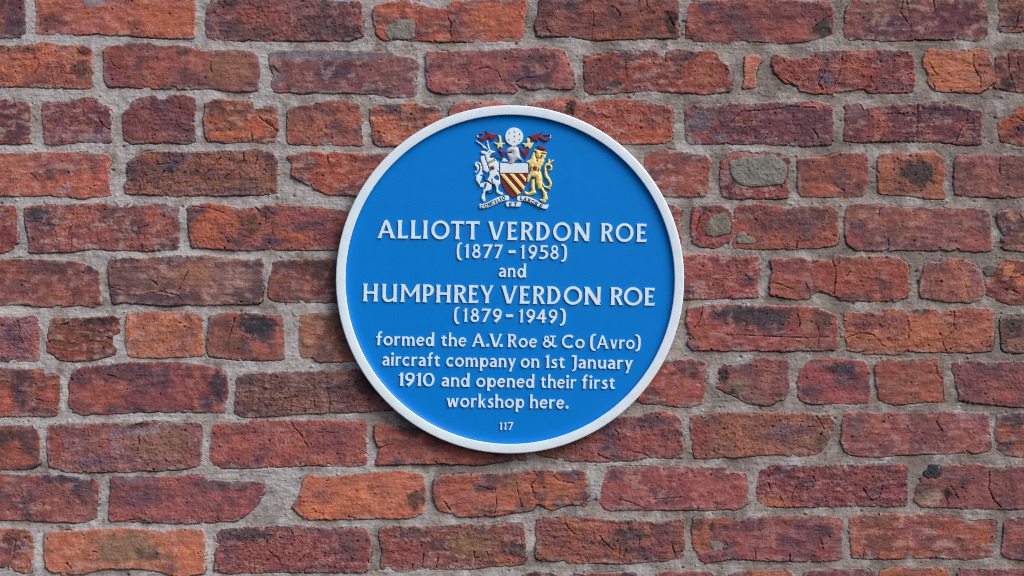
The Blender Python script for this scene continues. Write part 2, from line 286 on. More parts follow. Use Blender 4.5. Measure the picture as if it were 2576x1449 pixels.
# course 6
B(0,1,[(-300,515),(100,515),(180,510),(350,515),(550,525),(680,560),(745,600),(740,680),(755,760),(760,855),(500,855),(350,865),(200,845),(-300,850)],(154,80,66),(146,76,64),[(350,580,230,60,(112,70,66),.7),(640,640,110,90,(140,82,68),.5),(690,590,70,40,(90,70,74),.7),(120,800,200,40,(164,80,68),.5)],soot=.3)
B(0,1,[(820,510),(1000,500),(1200,500),(1350,480),(1560,485),(1750,500),(1850,510),(1985,510),(1985,700),(1970,840),(1700,845),(1400,850),(1200,850),(940,830),(860,840),(840,760),(825,650)],(140,88,74),(150,94,72),[(960,650,130,110,(124,78,76),.8),(1130,540,90,40,(146,76,74),.7),(1450,620,140,110,(166,104,72),.7),(1800,650,140,110,(160,116,96),.5),(1940,620,40,180,(110,76,74),.7),(1150,800,180,40,(104,70,72),.7),(1150,690,60,50,(94,72,76),.6),(960,520,110,30,(90,70,70),.6)],[[(840,720),(930,745),(950,800)],[(1110,770),(1220,750),(1330,775),(1380,820)],[(1420,590),(1390,660),(1350,740)],[(1150,665),(1190,710)]],crackle=.5,h=3)
B(0,1,[(2055,530),(2200,510),(2400,505),(2700,520),(2700,825),(2400,830),(2100,825),(2035,800),(2030,700),(2060,600)],(138,74,60),(122,68,60),[(2380,580,120,80,(88,60,60),.7),(2130,650,80,60,(158,80,62),.6)],soot=.3)
B(2,1,[(-150,470),(0,465),(300,480),(500,490),(585,490),(580,600),(565,700),(572,795),(300,800),(0,805),(-150,805)],(164,78,68),(154,74,66),[(230,475,130,18,(196,90,76),.8),(420,550,150,50,(138,70,68),.6)],[[(75,760),(70,800)],[(310,665),(330,652),(350,670)]])
B(2,1,[(655,510),(800,500),(920,500),(972,532),(1030,512),(1130,520),(1150,490),(1300,485),(1600,490),(1690,540),(1705,650),(1720,720),(1690,790),(1600,820),(1200,815),(1140,770),(1030,748),(978,768),(950,805),(800,795),(660,780),(660,700),(680,600)],(166,80,58),(156,76,58),[(800,560,140,60,(138,74,72),.8),(1060,620,70,90,(164,68,56),.7),(780,740,120,50,(168,92,62),.6),(1300,790,150,30,(104,64,62),.7),(1230,530,90,40,(140,84,66),.6)],[[(1130,520),(1150,600),(1150,700),(1140,770)],[(650,690),(730,690),(840,740)],[(925,690),(950,740),(960,790)],[(975,545),(1020,520)],[(1260,600),(1230,640)]],h=4.5)
B(2,1,[(1845,530),(1950,535),(1970,500),(2130,520),(2190,550),(2230,570),(2255,650),(2280,750),(2240,810),(2150,835),(2000,820),(1800,800),(1783,760),(1800,650)],(166,92,68),(154,84,68),[(2210,640,50,100,(160,92,92),.7),(1860,640,70,100,(142,80,74),.5),(2130,680,40,90,(184,114,76),.6)])
B(2,1,[(2300,640),(2370,540),(2450,520),(2576,520),(2800,515),(2800,845),(2480,845),(2350,800),(2285,760),(2290,680)],(150,74,56),(186,96,50),[(2470,590,45,60,(204,122,60),.8),(2400,720,80,70,(134,58,56),.7),(2540,660,40,60,(200,110,50),.7)],[[(2510,540),(2500,600),(2470,650)],[(2490,740),(2540,770)]],crackle=.8)
STN(2,1,[(2270,560),(2350,545),(2358,600),(2330,630),(2300,640),(2265,600)],(112,108,102),'dark grey pebble wedged between two bricks near the right edge',2)
# course 7
B(0,1,[(-300,940),(150,945),(270,945),(295,990),(290,1130),(300,1265),(150,1275),(-300,1265)],(154,88,88),(146,78,78),[(200,1030,80,60,(160,110,112),.5)],[[(130,970),(150,1040),(140,1090),(175,1140)]])
B(0,1,[(390,960),(600,950),(900,935),(890,1000),(900,1050),(855,1075),(850,1150),(880,1190),(870,1220),(700,1260),(550,1275),(450,1260),(400,1215),(360,1200),(358,1120),(380,1050)],(146,70,52),(130,66,54),[(750,980,140,40,(78,58,62),.8),(620,1040,130,60,(118,62,52),.6),(480,1000,80,40,(134,82,60),.6),(690,1100,60,40,(84,64,60),.6)],[[(460,1000),(520,985)],[(790,1090),(850,1110)]],crackle=.7)
B(0,1,[(960,930),(1000,910),(1200,908),(1350,912),(1500,915),(1530,960),(1530,1080),(1525,1230),(1400,1240),(1200,1245),(980,1240),(955,1150),(950,1020)],(196,110,64),(186,104,66),[(1420,1090,60,60,(168,92,72),.6),(1490,1000,40,60,(186,92,64),.5)],[[(1350,985),(1365,990)]],crackle=.25)
B(0,1,[(1580,940),(1700,920),(1900,915),(2060,930),(2135,930),(2135,1100),(2140,1260),(2050,1270),(1800,1265),(1580,1240),(1565,1150),(1580,1050)],(152,78,58),(140,76,60),[(1940,1010,130,90,(72,58,62),.95),(1680,990,80,60,(116,70,62),.6),(2110,1080,28,150,(184,98,76),.7),(1940,1170,45,40,(190,88,58),.7),(1760,1160,90,70,(120,74,60),.6),(2020,1080,60,60,(84,62,62),.6)],[[(1775,950),(1740,1060),(1715,1150)]])
B(0,1,[(2265,940),(2350,930),(2600,910),(2700,1000),(2700,1275),(2480,1280),(2390,1270),(2360,1240),(2290,1250),(2265,1200),(2260,1080)],(176,108,66),(158,94,62),[(2520,1010,80,100,(110,74,58),.6)])
B(2,1,[(40,880),(150,860),(300,855),(800,865),(900,865),(1000,880),(1150,930),(1170,1000),(1165,1190),(1000,1190),(900,1195),(740,1200),(700,1190),(540,1195),(80,1190),(40,1160),(45,1060),(30,980)],(164,76,66),(156,76,62),[(540,940,330,75,(84,64,66),.95),(420,890,200,40,(76,62,66),.8),(950,1000,60,70,(146,90,66),.7),(1060,970,90,90,(104,72,62),.7),(150,1060,110,110,(168,82,58),.6),(1000,1150,150,40,(150,88,66),.6),(640,1130,240,50,(172,78,74),.5)],[[(150,860),(130,970),(85,1030)],[(855,870),(880,980),(880,1010)],[(320,1080),(480,1080),(700,1092),(900,1100),(1100,1095)],[(50,1070),(95,1120)],[(1020,1010),(1030,1070),(1020,1180)],[(920,1180),(940,1160)]],h=4)
B(2,1,[(1225,910),(1400,920),(1480,920),(1540,885),(1640,890),(1700,900),(1880,880),(1960,920),(2010,890),(2150,880),(2340,880),(2340,1040),(2340,1190),(2200,1205),(2000,1205),(1900,1200),(1750,1205),(1680,1185),(1650,1215),(1540,1215),(1400,1210),(1240,1195),(1235,1110),(1225,1050)],(180,98,62),(172,92,60),[(1420,980,200,70,(140,74,70),.9),(1780,900,100,25,(82,62,66),.8),(2220,950,110,70,(160,78,64),.7),(1400,1160,120,45,(150,96,66),.6),(1850,1000,110,90,(190,106,60),.6),(1660,970,60,60,(146,78,72),.6)],[[(1230,1105),(1360,1060),(1440,1080),(1520,1170)],[(1705,970),(1705,1110)],[(2050,900),(2040,1050),(1960,1130),(1990,1200)],[(1360,980),(1360,1040)],[(2040,1000),(2060,1040)]],crackle=.6)
B(2,1,[(2400,960),(2450,930),(2800,910),(2800,1215),(2450,1210),(2410,1190),(2410,1080),(2400,1010)],(120,80,66),(100,68,60),[(2500,1010,70,80,(78,62,60),.7),(2520,1150,80,50,(170,112,84),.6)])
# course 8
B(0,1,[(-300,1340),(100,1335),(320,1340),(340,1390),(440,1390),(450,1449),(440,1600),(430,1685),(200,1690),(-300,1690)],(140,74,62),(126,66,62),[(20,1580,90,110,(186,84,56),.7),(180,1400,90,60,(88,62,64),.7),(370,1530,80,60,(182,80,64),.7),(260,1370,50,30,(180,90,64),.5)],[[(260,1560),(330,1580),(430,1590)],[(50,1545),(80,1550)]],crackle=.6)
B(0,1,[(560,1340),(700,1310),(1000,1290),(1300,1290),(1500,1300),(1650,1340),(1710,1380),(1715,1500),(1705,1630),(1690,1660),(1500,1655),(1000,1655),(750,1675),(600,1670),(540,1650),(525,1580),(525,1449)],(152,70,66),(134,66,66),[(770,1540,190,90,(176,84,54),.8),(950,1370,300,55,(104,66,70),.75),(1650,1450,70,100,(70,56,66),.85),(600,1400,90,60,(110,66,76),.6),(1150,1560,180,70,(150,66,66),.6)],[[(810,1380),(870,1395)]])
B(0,1,[(1790,1390),(1900,1370),(2200,1360),(2500,1350),(2800,1330),(3000,1640),(2576,1660),(2300,1665),(2000,1690),(1830,1695),(1775,1660),(1780,1550)],(136,88,76),(124,78,72),[(2300,1600,250,60,(150,96,70),.7),(1850,1440,70,50,(92,72,70),.6),(1830,1640,60,60,(116,70,74),.6),(2800,1450,180,100,(92,62,62),.7),(2750,1590,120,60,(150,72,64),.7)],[[(2190,1570),(2195,1650)],[(2365,1490),(2370,1640)],[(2470,1480),(2490,1580),(2485,1650)],[(2140,1560),(2250,1545)]],crackle=.8)
B(2,1,[(-360,1330),(-100,1275),(60,1265),(175,1285),(180,1400),(160,1500),(150,1600),(50,1615),(-50,1610),(-160,1600),(-330,1590),(-360,1450)],(164,74,62),(150,70,62),[(60,1350,70,50,(92,66,68),.7),(20,1300,100,30,(134,78,76),.6)])
B(2,1,[(270,1350),(320,1300),(380,1320),(500,1290),(580,1255),(700,1260),(800,1275),(800,1400),(795,1500),(760,1570),(640,1605),(500,1595),(400,1540),(260,1470),(290,1449)],(148,82,76),(136,78,72),[(300,1390,50,70,(68,58,48),.85),(420,1470,80,70,(136,108,78),.8),(480,1330,60,50,(104,72,76),.6),(620,1300,90,50,(158,78,72),.6),(380,1530,50,40,(60,50,44),.8),(560,1570,90,30,(136,104,84),.6)],[[(340,1320),(440,1290),(540,1260)],[(330,1330),(320,1420)]],crackle=.4)
B(2,1,[(890,1360),(930,1300),(1000,1260),(1200,1265),(1380,1280),(1405,1350),(1408,1449),(1405,1580),(1300,1590),(1100,1590),(940,1590),(880,1560),(875,1449)],(164,74,68),(154,72,66),[(1220,1330,150,45,(86,66,70),.85),(1020,1300,80,40,(136,90,90),.6),(1050,1410,110,60,(172,76,74),.5)],[[(1020,1555),(1010,1590)]])
B(2,1,[(1460,1300),(1520,1265),(1800,1258),(1920,1265),(1930,1330),(1965,1400),(1970,1500),(1980,1590),(1870,1570),(1700,1595),(1600,1605),(1480,1560),(1470,1480),(1460,1400)],(160,78,58),(152,80,60),[(1560,1380,60,80,(166,76,66),.6),(1850,1530,80,40,(182,88,56),.6)],[[(1915,1330),(1920,1380),(1960,1410)],[(1965,1480),(1970,1580)]],crackle=.5)
B(2,1,[(2035,1290),(2200,1270),(2300,1290),(2400,1280),(2576,1290),(2800,1290),(2800,1620),(2500,1615),(2200,1590),(2090,1570),(2085,1500),(2060,1420),(2040,1360)],(148,76,68),(136,74,68),[(2400,1360,120,50,(118,76,74),.6),(2450,1530,100,50,(166,78,62),.6),(2150,1430,80,60,(142,68,70),.5)],[[(2340,1560),(2345,1610)]])
# course 9
B(0,2,[(-300,325),(0,320),(150,310),(260,320),(295,370),(300,600),(250,630),(180,640),(-300,645)],(160,78,54),(150,72,56),[(100,380,130,55,(100,64,60),.8),(170,580,110,40,(184,88,52),.6)],[[(140,485),(180,495)]])
B(0,2,[(360,310),(500,300),(700,300),(930,290),(990,310),(1100,290),(1300,285),(1530,300),(1530,450),(1510,590),(1480,625),(1300,640),(1000,655),(700,660),(480,655),(430,630),(375,625),(360,480)],(144,84,78),(138,80,78),[(430,460,60,130,(158,76,62),.8),(1200,460,270,130,(150,98,72),.85),(1030,370,80,40,(146,132,122),.6),(700,590,170,50,(120,88,98),.6),(1440,560,80,70,(160,90,64),.6),(1040,310,80,25,(72,56,48),.8),(880,440,50,120,(158,122,116),.5),(1150,350,60,30,(140,128,116),.5)],[[(1040,400),(1050,450),(1030,510)],[(1000,315),(1080,300)],[(405,380),(440,390)]],smear=.8)
B(0,2,[(1610,310),(1750,300),(1860,310),(1900,280),(2100,275),(2576,280),(2760,285),(2765,400),(2765,600),(2700,615),(2300,610),(2000,620),(1800,635),(1680,630),(1605,600),(1590,540),(1600,400)],(168,80,68),(158,76,68),[(1790,340,90,50,(130,78,68),.6),(2500,350,220,45,(132,78,72),.7),(1750,610,170,30,(86,62,66),.7),(2480,460,130,90,(140,70,72),.7),(1850,450,130,80,(178,82,62),.5)],[[(2190,285),(2230,340),(2270,380),(2300,440),(2340,490)],[(1650,475),(1670,480)],[(2400,365),(2550,365)]],crackle=.15)
B(1,2,[(250,310),(400,310),(560,330),(800,380),(1000,430),(1395,480),(1395,570),(1300,570),(1050,605),(900,600),(600,595),(280,610),(262,600),(290,490),(255,410)],(172,82,62),(158,76,60),[(540,360,100,70,(96,64,62),.75),(440,430,140,30,(120,70,64),.6),(900,500,200,60,(176,88,64),.5)],[[(295,480),(340,460),(390,458)]],h=4)
B(1,2,[(1480,520),(1480,350),(1800,300),(2150,245),(2250,250),(2330,215),(2440,210),(2540,250),(2570,350),(2576,500),(2560,560),(2400,545),(2100,580),(1750,580),(1560,545)],(156,78,66),(146,74,68),[(2350,290,180,60,(110,72,76),.8),(2450,225,60,25,(186,98,62),.6),(1700,530,170,40,(148,90,70),.7),(2250,430,170,80,(164,72,66),.6)],[[(2060,340),(2090,370),(2075,420)],[(1930,530),(1980,560),(2060,575)],[(2200,510),(2280,520),(2330,560)]])
B(2,2,[(60,250),(150,230),(300,215),(600,215),(950,225),(1100,230),(1150,280),(1130,330),(1090,440),(1030,520),(900,540),(700,525),(300,550),(100,560),(75,480),(65,350)],(156,92,66),(150,90,68),[(140,420,110,130,(152,72,68),.85),(210,280,90,50,(122,72,74),.7),(770,350,110,80,(136,92,92),.85),(1030,270,110,45,(146,88,72),.6),(1060,440,60,100,(90,76,58),.6),(560,500,260,40,(174,100,64),.5),(330,480,110,40,(130,88,84),.6)],[[(1010,240),(1040,290),(1070,340)],[(950,320),(1030,325)]],crackle=.5)
B(2,2,[(1215,230),(1260,210),(1380,205),(1500,235),(1560,215),(2000,215),(2300,225),(2315,330),(2325,495),(2200,525),(2140,510),(2000,520),(1700,530),(1400,545),(1260,530),(1215,480),(1200,430),(1210,330)],(158,82,74),(150,78,74),[(1330,260,70,45,(112,82,78),.7),(1450,300,90,60,(166,94,74),.6),(2150,280,120,50,(162,90,86),.5),(1330,340,70,60,(136,96,92),.5)],[[(1940,230),(1910,280),(1960,355)],[(2140,505),(2170,520)]],crackle=.3)
B(2,2,[(2375,240),(2500,220),(2800,220),(2800,545),(2450,540),(2380,490),(2360,400)],(166,90,54),(154,86,54),[(2430,370,50,70,(190,96,50),.5)],crackle=.7)
# course 10
B(0,2,[(-300,690),(200,690),(500,700),(740,730),(745,800),(738,1000),(650,1030),(550,1045),(300,1030),(0,1020),(-300,1020)],(164,82,66),(154,80,66),[(460,720,180,45,(76,62,74),.85),(640,790,110,60,(98,70,72),.8),(730,760,22,40,(190,90,60),.8),(300,800,110,60,(138,78,80),.6),(690,900,70,90,(140,84,68),.6)],(),crackle=.2)
B(0,2,[(840,700),(1000,700),(1300,700),(1530,690),(1560,720),(1750,740),(1980,740),(1990,820),(1940,900),(1860,980),(1780,1030),(1500,1045),(1350,1050),(1000,1030),(830,1025),(830,900)],(170,82,72),(160,80,74),[(1000,720,170,30,(122,100,98),.8),(1700,760,280,45,(112,80,80),.8),(1500,850,140,60,(140,78,76),.6),(860,830,40,110,(122,70,64),.6),(1900,730,70,25,(70,62,62),.7),(1400,980,250,50,(178,88,74),.5)],[[(960,1030),(1030,1020),(1100,1035)],[(1780,810),(1850,795)],[(1640,1010),(1660,1040)]],crackle=.3)
B(0,2,[(2230,900),(2280,780),(2300,720),(2330,695),(2500,705),(2600,690),(2750,670),(3000,660),(3200,690),(3205,800),(3200,900),(3190,960),(3120,1010),(2900,1010),(2500,1015),(2310,1020),(2260,980),(2205,930)],(200,106,62),(190,98,60),[(3130,870,80,80,(92,66,56),.85),(2650,740,110,40,(166,104,66),.5),(2235,900,30,40,(130,78,62),.7),(2800,780,30,30,(140,74,54),.6)],[[(2460,735),(2480,725)],[(2600,990),(2680,1010)]],crackle=.4)
B(1,2,[(700,730),(760,690),(1000,680),(1200,680),(1400,655),(1540,650),(1840,655),(1850,740),(1860,870),(1850,910),(1700,905),(1600,945),(1540,930),(1500,905),(1460,910),(1440,950),(1300,970),(1150,985),(1000,1000),(900,1000),(840,970),(750,960),(710,900),(695,820)],(182,96,62),(172,90,60),[(830,800,130,110,(176,88,66),.7),(1500,690,40,60,(96,62,58),.85),(1450,730,50,60,(166,74,54),.7),(1700,800,130,90,(192,104,58),.6),(1280,740,110,50,(140,92,66),.5),(950,860,90,60,(168,84,76),.5)],[[(1160,790),(1170,900),(1155,980)],[(1440,650),(1480,700),(1430,760),(1460,860)],[(1320,720),(1340,850),(1360,930)],[(1600,690),(1640,730),(1760,750)],[(1700,850),(1740,900)],[(1040,770),(1150,800)],[(1440,780),(1450,820),(1470,830)],[(760,870),(830,960)]],crackle=.7,h=3.5)
B(1,2,[(1990,700),(2030,630),(2200,625),(2576,630),(2906,625),(2921,680),(2966,665),(3056,680),(3071,780),(3066,900),(2976,945),(2876,945),(2576,945),(2300,945),(2000,945),(1955,900),(1958,810)],(164,80,74),(152,76,72),[(2070,680,70,50,(120,74,80),.7),(2480,900,130,35,(116,72,76),.7),(2770,800,250,110,(172,80,74),.5),(3010,780,70,100,(174,82,62),.6),(2850,680,80,40,(120,74,78),.6)],[[(2350,870),(2450,865),(2576,850)],[(2100,870),(2180,890),(2290,940)]],crackle=.3)
B(2,2,[(590,660),(680,610),(870,625),(970,625),(1200,610),(1400,610),(1690,610),(1695,750),(1690,910),(1560,920),(1400,910),(1000,925),(620,920),(575,870),(570,780)],(150,72,70),(138,68,70),[(690,890,130,45,(182,104,60),.85),(940,760,80,40,(112,72,78),.7),(800,670,110,40,(102,64,72),.6),(1400,700,130,60,(160,82,66),.6),(1590,830,100,70,(158,72,70),.6),(1250,860,140,50,(158,66,68),.6)],[[(980,690),(1000,740)],[(970,740),(860,760),(820,850),(830,880)],[(1690,770),(1510,765),(1480,860),(1430,880),(1370,800)],[(730,845),(770,920)],[(1360,780),(1420,880)],[(640,740),(660,800)]],crackle=.8)
B(2,2,[(1960,620),(2200,605),(2300,625),(2800,620),(2800,940),(2400,940),(2100,935),(1990,925),(1800,920),(1750,880),(1770,780),(1830,700),(1900,690),(1955,660)],(146,76,70),(140,74,68),[(1870,860,110,60,(176,140,104),.75),(1820,800,70,60,(96,76,64),.7),(1990,820,30,50,(48,38,36),.9),(2000,770,70,30,(150,90,56),.6),(2440,760,120,130,(138,78,68),.6),(2030,680,80,50,(140,96,94),.5)],[[(2315,640),(2310,800),(2350,880),(2400,930)],[(1990,860),(2000,910)],[(2020,770),(2080,860)]],crackle=.4)
STN(2,2,[(1812,668),(1830,645),(1850,640),(1862,605),(1885,596),(1925,606),(1940,640),(1956,672),(1935,700),(1912,716),(1880,705),(1850,712),(1825,700)],(60,62,70),'blackish lump stuck at the corner of a brick near the lower right edge',1.5)
# course 11
B(0,2,[(-300,1100),(100,1095),(220,1100),(245,1200),(240,1420),(170,1420),(60,1380),(-300,1360)],(182,94,58),(170,88,58),[(80,1150,80,50,(116,66,58),.75),(30,1300,70,80,(140,70,72),.7),(10,1380,60,25,(100,56,72),.7)],[[(115,1180),(105,1300),(60,1370)]])
B(0,2,[(345,1120),(450,1120),(600,1110),(800,1095),(1000,1095),(1160,1105),(1260,1110),(1400,1090),(1540,1100),(1545,1200),(1540,1420),(1400,1449),(1280,1430),(1150,1400),(980,1385),(800,1390),(620,1430),(500,1440),(380,1410),(345,1370),(340,1250)],(190,106,66),(182,102,66),[(950,1240,260,120,(148,110,76),.85),(1120,1280,90,50,(104,80,64),.7),(1430,1290,110,130,(206,112,64),.7),(420,1340,80,80,(196,106,70),.6),(480,1190,120,60,(198,104,60),.6),(1240,1310,70,40,(112,92,80),.6),(1300,1390,100,30,(150,86,64),.6)],[[(1035,1245),(1050,1250)],[(700,1265),(735,1270)],[(500,1350),(540,1390)]],h=4,crackle=.15)
B(0,2,[(1650,1110),(1800,1085),(2200,1080),(2576,1090),(2720,1085),(2780,1110),(2790,1200),(2785,1400),(2740,1420),(2500,1415),(2300,1415),(2000,1415),(1700,1425),(1620,1410),(1640,1250)],(150,74,70),(138,72,70),[(1880,1140,230,55,(84,70,68),.85),(1680,1170,60,60,(116,84,84),.6),(2650,1200,120,110,(112,76,74),.6),(2000,1290,190,90,(156,72,66),.6),(2450,1110,150,40,(122,92,90),.6)],[[(2010,1180),(2015,1250),(2090,1310),(2110,1335)],[(1920,1360),(1918,1410)],[(2200,1100),(2220,1180)],[(2250,1340),(2300,1290),(2400,1260)],[(2000,1340),(2060,1300)]],crackle=.7)
B(1,2,[(300,1090),(400,1080),(700,1080),(1000,1065),(1370,1045),(1385,1150),(1390,1320),(1360,1360),(1150,1370),(950,1390),(720,1390),(580,1395),(440,1420),(370,1380),(300,1390),(320,1250),(285,1150)],(150,82,68),(144,82,66),[(460,1280,130,110,(160,72,68),.8),(1000,1210,170,100,(146,104,68),.8),(560,1130,130,50,(110,72,76),.7),(1320,1260,60,60,(84,62,64),.7),(1240,1320,110,40,(178,96,64),.6),(330,1130,40,50,(170,84,66),.6),(1300,1100,80,50,(140,84,80),.6)],[[(625,1225),(610,1370)],[(735,1280),(715,1385)],[(1000,1260),(1010,1360)],[(1100,1265),(1130,1360)],[(815,1350),(810,1390)],[(540,1360),(535,1400)],[(1060,1190),(1120,1170)]],crackle=.5)
B(1,2,[(1480,1015),(1700,1005),(1900,1005),(2000,1030),(2400,1040),(2576,1020),(2586,1020),(2585,1300),(2400,1330),(2200,1350),(1900,1350),(1720,1345),(1680,1320),(1520,1335),(1470,1300),(1475,1150)],(154,84,64),(144,80,64),[(1540,1080,80,80,(146,80,80),.7),(1800,1070,110,60,(170,100,66),.6),(2200,1140,120,60,(96,70,72),.75),(2450,1130,120,80,(116,72,74),.6),(2100,1040,110,25,(86,60,64),.7),(1800,1260,200,70,(160,84,66),.5),(2000,1290,30,20,(70,62,84),.7),(2430,1260,110,60,(150,74,70),.6)],[[(1680,1010),(1710,1090),(1760,1130),(1820,1140)],[(1950,1150),(2000,1210),(2050,1250)],[(2250,1170),(2240,1290)],[(1900,1100),(1910,1170)],[(2100,1230),(2095,1340)],[(2490,1190),(2520,1300)],[(1720,1150),(1650,1260)],[(2160,1050),(2170,1120)],[(2150,1240),(2130,1300)]],crackle=.8)
B(2,2,[(80,1010),(200,1020),(330,1005),(420,1025),(480,1005),(700,1000),(1000,995),(1200,1010),(1200,1150),(1200,1325),(1000,1330),(750,1330),(540,1325),(400,1315),(280,1330),(180,1350),(120,1310),(80,1240),(75,1100)],(158,76,68),(148,74,68),[(140,1160,70,130,(168,92,56),.85),(300,1040,110,30,(172,90,56),.7),(120,1060,50,50,(92,68,58),.7),(940,1090,140,60,(120,76,82),.7),(1080,1110,60,50,(72,58,70),.7),(220,1080,25,45,(66,56,52),.8),(800,1250,150,60,(136,72,76),.5),(1030,1010,130,20,(90,82,66),.6)],[[(540,1240),(550,1320)],[(1030,1150),(1060,1240)],[(810,1280),(808,1330)],[(570,1100),(585,1110)],[(320,1190),(345,1220)]],crackle=.5)
STN(2,2,[(205,1190),(260,1180),(310,1200),(310,1250),(250,1262),(210,1240)],(146,140,128),'pale mortar plug in a hole of a red brick, low and right of the plaque',.4)
B(2,2,[(1255,1010),(1400,985),(1600,990),(1720,1000),(1800,980),(2000,985),(2080,1020),(2180,1040),(2350,1025),(2355,1150),(2330,1220),(2335,1300),(2100,1320),(1900,1300),(1700,1310),(1380,1315),(1270,1300),(1260,1150)],(168,86,62),(156,82,64),[(1450,1030,170,50,(120,82,64),.6),(1750,1090,90,90,(158,82,80),.6),(2150,1220,100,60,(120,76,66),.5),(1320,1220,70,80,(182,88,52),.6),(2250,1120,90,90,(182,90,54),.6),(2310,1260,40,40,(124,64,74),.7),(2050,1070,130,80,(170,78,58),.5)],[[(1365,1220),(1360,1310)],[(2310,1170),(2340,1150)]],crackle=.6)
B(2,2,[(2430,1050),(2500,1010),(2800,1010),(2800,1330),(2440,1310),(2405,1270),(2415,1200)],(136,76,76),(122,68,74))
# course 12
B(0,2,[(-300,1500),(480,1490),(500,1800),(-300,1800)],RD); B(0,2,[(600,1500),(1100,1500),(1120,1800),(610,1800)],OR); B(0,2,[(1200,1490),(2300,1480),(2320,1790),(1210,1800)],PU)
B(0,2,[(2420,1480),(3300,1470),(3320,1780),(2430,1790)],BN)
B(1,2,[(840,1470),(1260,1465),(1270,1770),(850,1780)],OR)
B(1,2,[(1365,1449),(1400,1430),(1480,1415),(1580,1430),(1660,1455),(1660,1770),(1370,1775)],(92,66,70),(80,60,64))
B(1,2,[(1735,1449),(1770,1430),(1900,1435),(2200,1420),(2245,1440),(2245,1770),(1740,1770)],(150,74,66),None)
B(1,2,[(2380,1445),(2410,1415),(2576,1420),(2776,1420),(2826,1449),(2826,1765),(2390,1770)],(150,76,70),None)
B(2,2,[(335,1449),(440,1415),(600,1412),(800,1410),(825,1430),(825,1765),(340,1765)],(176,92,62),None)
B(2,2,[(920,1430),(1000,1398),(1200,1402),(1420,1398),(1438,1430),(1435,1750),(925,1755)],(136,74,76),None)
B(2,2,[(1490,1420),(1580,1390),(1750,1388),(1900,1390),(1990,1395),(2008,1440),(2005,1745),(1495,1745)],(182,96,56),None)
B(2,2,[(2080,1405),(2120,1390),(2300,1400),(2800,1395),(2800,1740),(2085,1740)],(150,78,74),None)

# the wall goes on past the picture
rng = random.Random(5)
LROW = [(-20,280),(345,650),(755,1090),(1160,1475),(1554,1909),(1964,2305),(2394,2715),(2785,3139),(3220,3540),(3588,3920),(3998,4260),(4390,4690)]
RROW = [(-5,250),(370,690),(790,1090),(1175,1485),(1589,1889),(1964,2290),(2364,2660),(2735,3065),(3118,3440),(3518,3840),(3908,4220),(4290,4630)]
PAL = [OR, RD, PU, BN, PK, TAN, DK, RD, RD, PK]
def gen_row(x0, x1, t0, b0, slope):
    x = x0
    while x < x1:
        w = 1180 if rng.random() < .62 else 560
        w *= rng.uniform(.95, 1.05)
        e = min(x + w, x1)
        if e - x > 200:
            j = lambda a=16: rng.uniform(-a, a)
            sy = slope * (x - x0)
            t, b = t0 + sy, b0 + sy
            pts = []
            for k in range(5): pts.append((x + (e - x) * k / 4 + j(), t + j()))
            pts.append((e + j(), (t + b) / 2))
            for k in range(4, -1, -1): pts.append((x + (e - x) * k / 4 + j(), b + j()))
            pts.append((x + j(), (t + b) / 2))
            c = rng.choice(PAL)
            c2 = rng.choice(PAL)
            B(0, 0, pts, c, tuple((np.array(c) * .7 + np.array(c2) * .3).tolist()), soot=rng.choice([0, 0, .4, .6]), crackle=rng.uniform(.1, .7))
        x = e + rng.uniform(75, 105)
for t, b in LROW: gen_row(-3400 - rng.uniform(0, 900), -395, t, b, 0)
for t, b in RROW: gen_row(8045, 11300, t, b, 0)
for k in range(1, 7):
    gen_row(-3400 - rng.uniform(0, 900), 11300, -20 - 405 * k, 285 - 405 * k, 0.0)
    gen_row(-3400 - rng.uniform(0, 900), 11300, 4390 + 402 * k, 4695 + 402 * k, -.008)
# ------------------------------------------------------------------ wall relief on one lattice, cut into brick faces, mortar and stones
TS = 2576.0 / 1088.0
MM = S * 1000
def g2mm(p):
    return ((p[0] / TS - 1632) * MM, (918 - p[1] / TS) * MM)
def axis(lim, fine, step, coarse):
    n = int(math.ceil(2 * fine / step))
    mid = np.linspace(-fine, fine, n + 1)
    m = int(math.ceil((lim - fine) / coarse))
    out = np.linspace(fine, lim, m + 1)[1:]
    return np.concatenate([-out[::-1], mid, out])
XS = axis(1260, 735, 0.85, 3.5)
YS = axis(800, 420, 0.85, 3.5)
X, Y = np.meshgrid(XS.astype(np.float32), YS.astype(np.float32))
NY, NX = X.shape
wx = fbm(X, Y, 22, 2, 11) * 2.2 + fbm(X, Y, 6, 4, 21, .6) * 1.9
wy = fbm(X, Y, 22, 2, 31) * 1.8 + fbm(X, Y, 6, 4, 41, .6) * 1.9
WX = X + wx; WY = Y + wy
n_low = fbm(X, Y, 55, 3, 51)
n_mid = fbm(X, Y, 17, 4, 61, .55)
n_fin = fbm(X, Y, 4.5, 3, 71, .65)
n_col = fbm(X, Y, 34, 4, 81, .55)
n_col2 = fbm(X, Y, 12, 3, 91, .6)
n_fis = np.abs(fbm(X * 1.0, Y * 0.8, 21, 3, 101, .55))
n_crk = np.abs(fbm(X, Y, 7.5, 3, 151, .6))
n_bl1 = fbm(X * .8, Y * 1.15, 44, 5, 161, .58)
n_bl2 = fbm(X, Y, 38, 5, 171, .58)
n_drag = fbm(X * .42, Y * 1.5 + n_fis * 4, 13, 4, 201, .55)
n_chip = sstep(.20, .42, fbm(X, Y, 11, 3, 181, .55)) * sstep(-.05, .15, fbm(X, Y, 40, 2, 191))
n_msk = fbm(X, Y, 45, 2, 111)
n_grit = perlin(X / 2.3, Y / 2.3, 121)

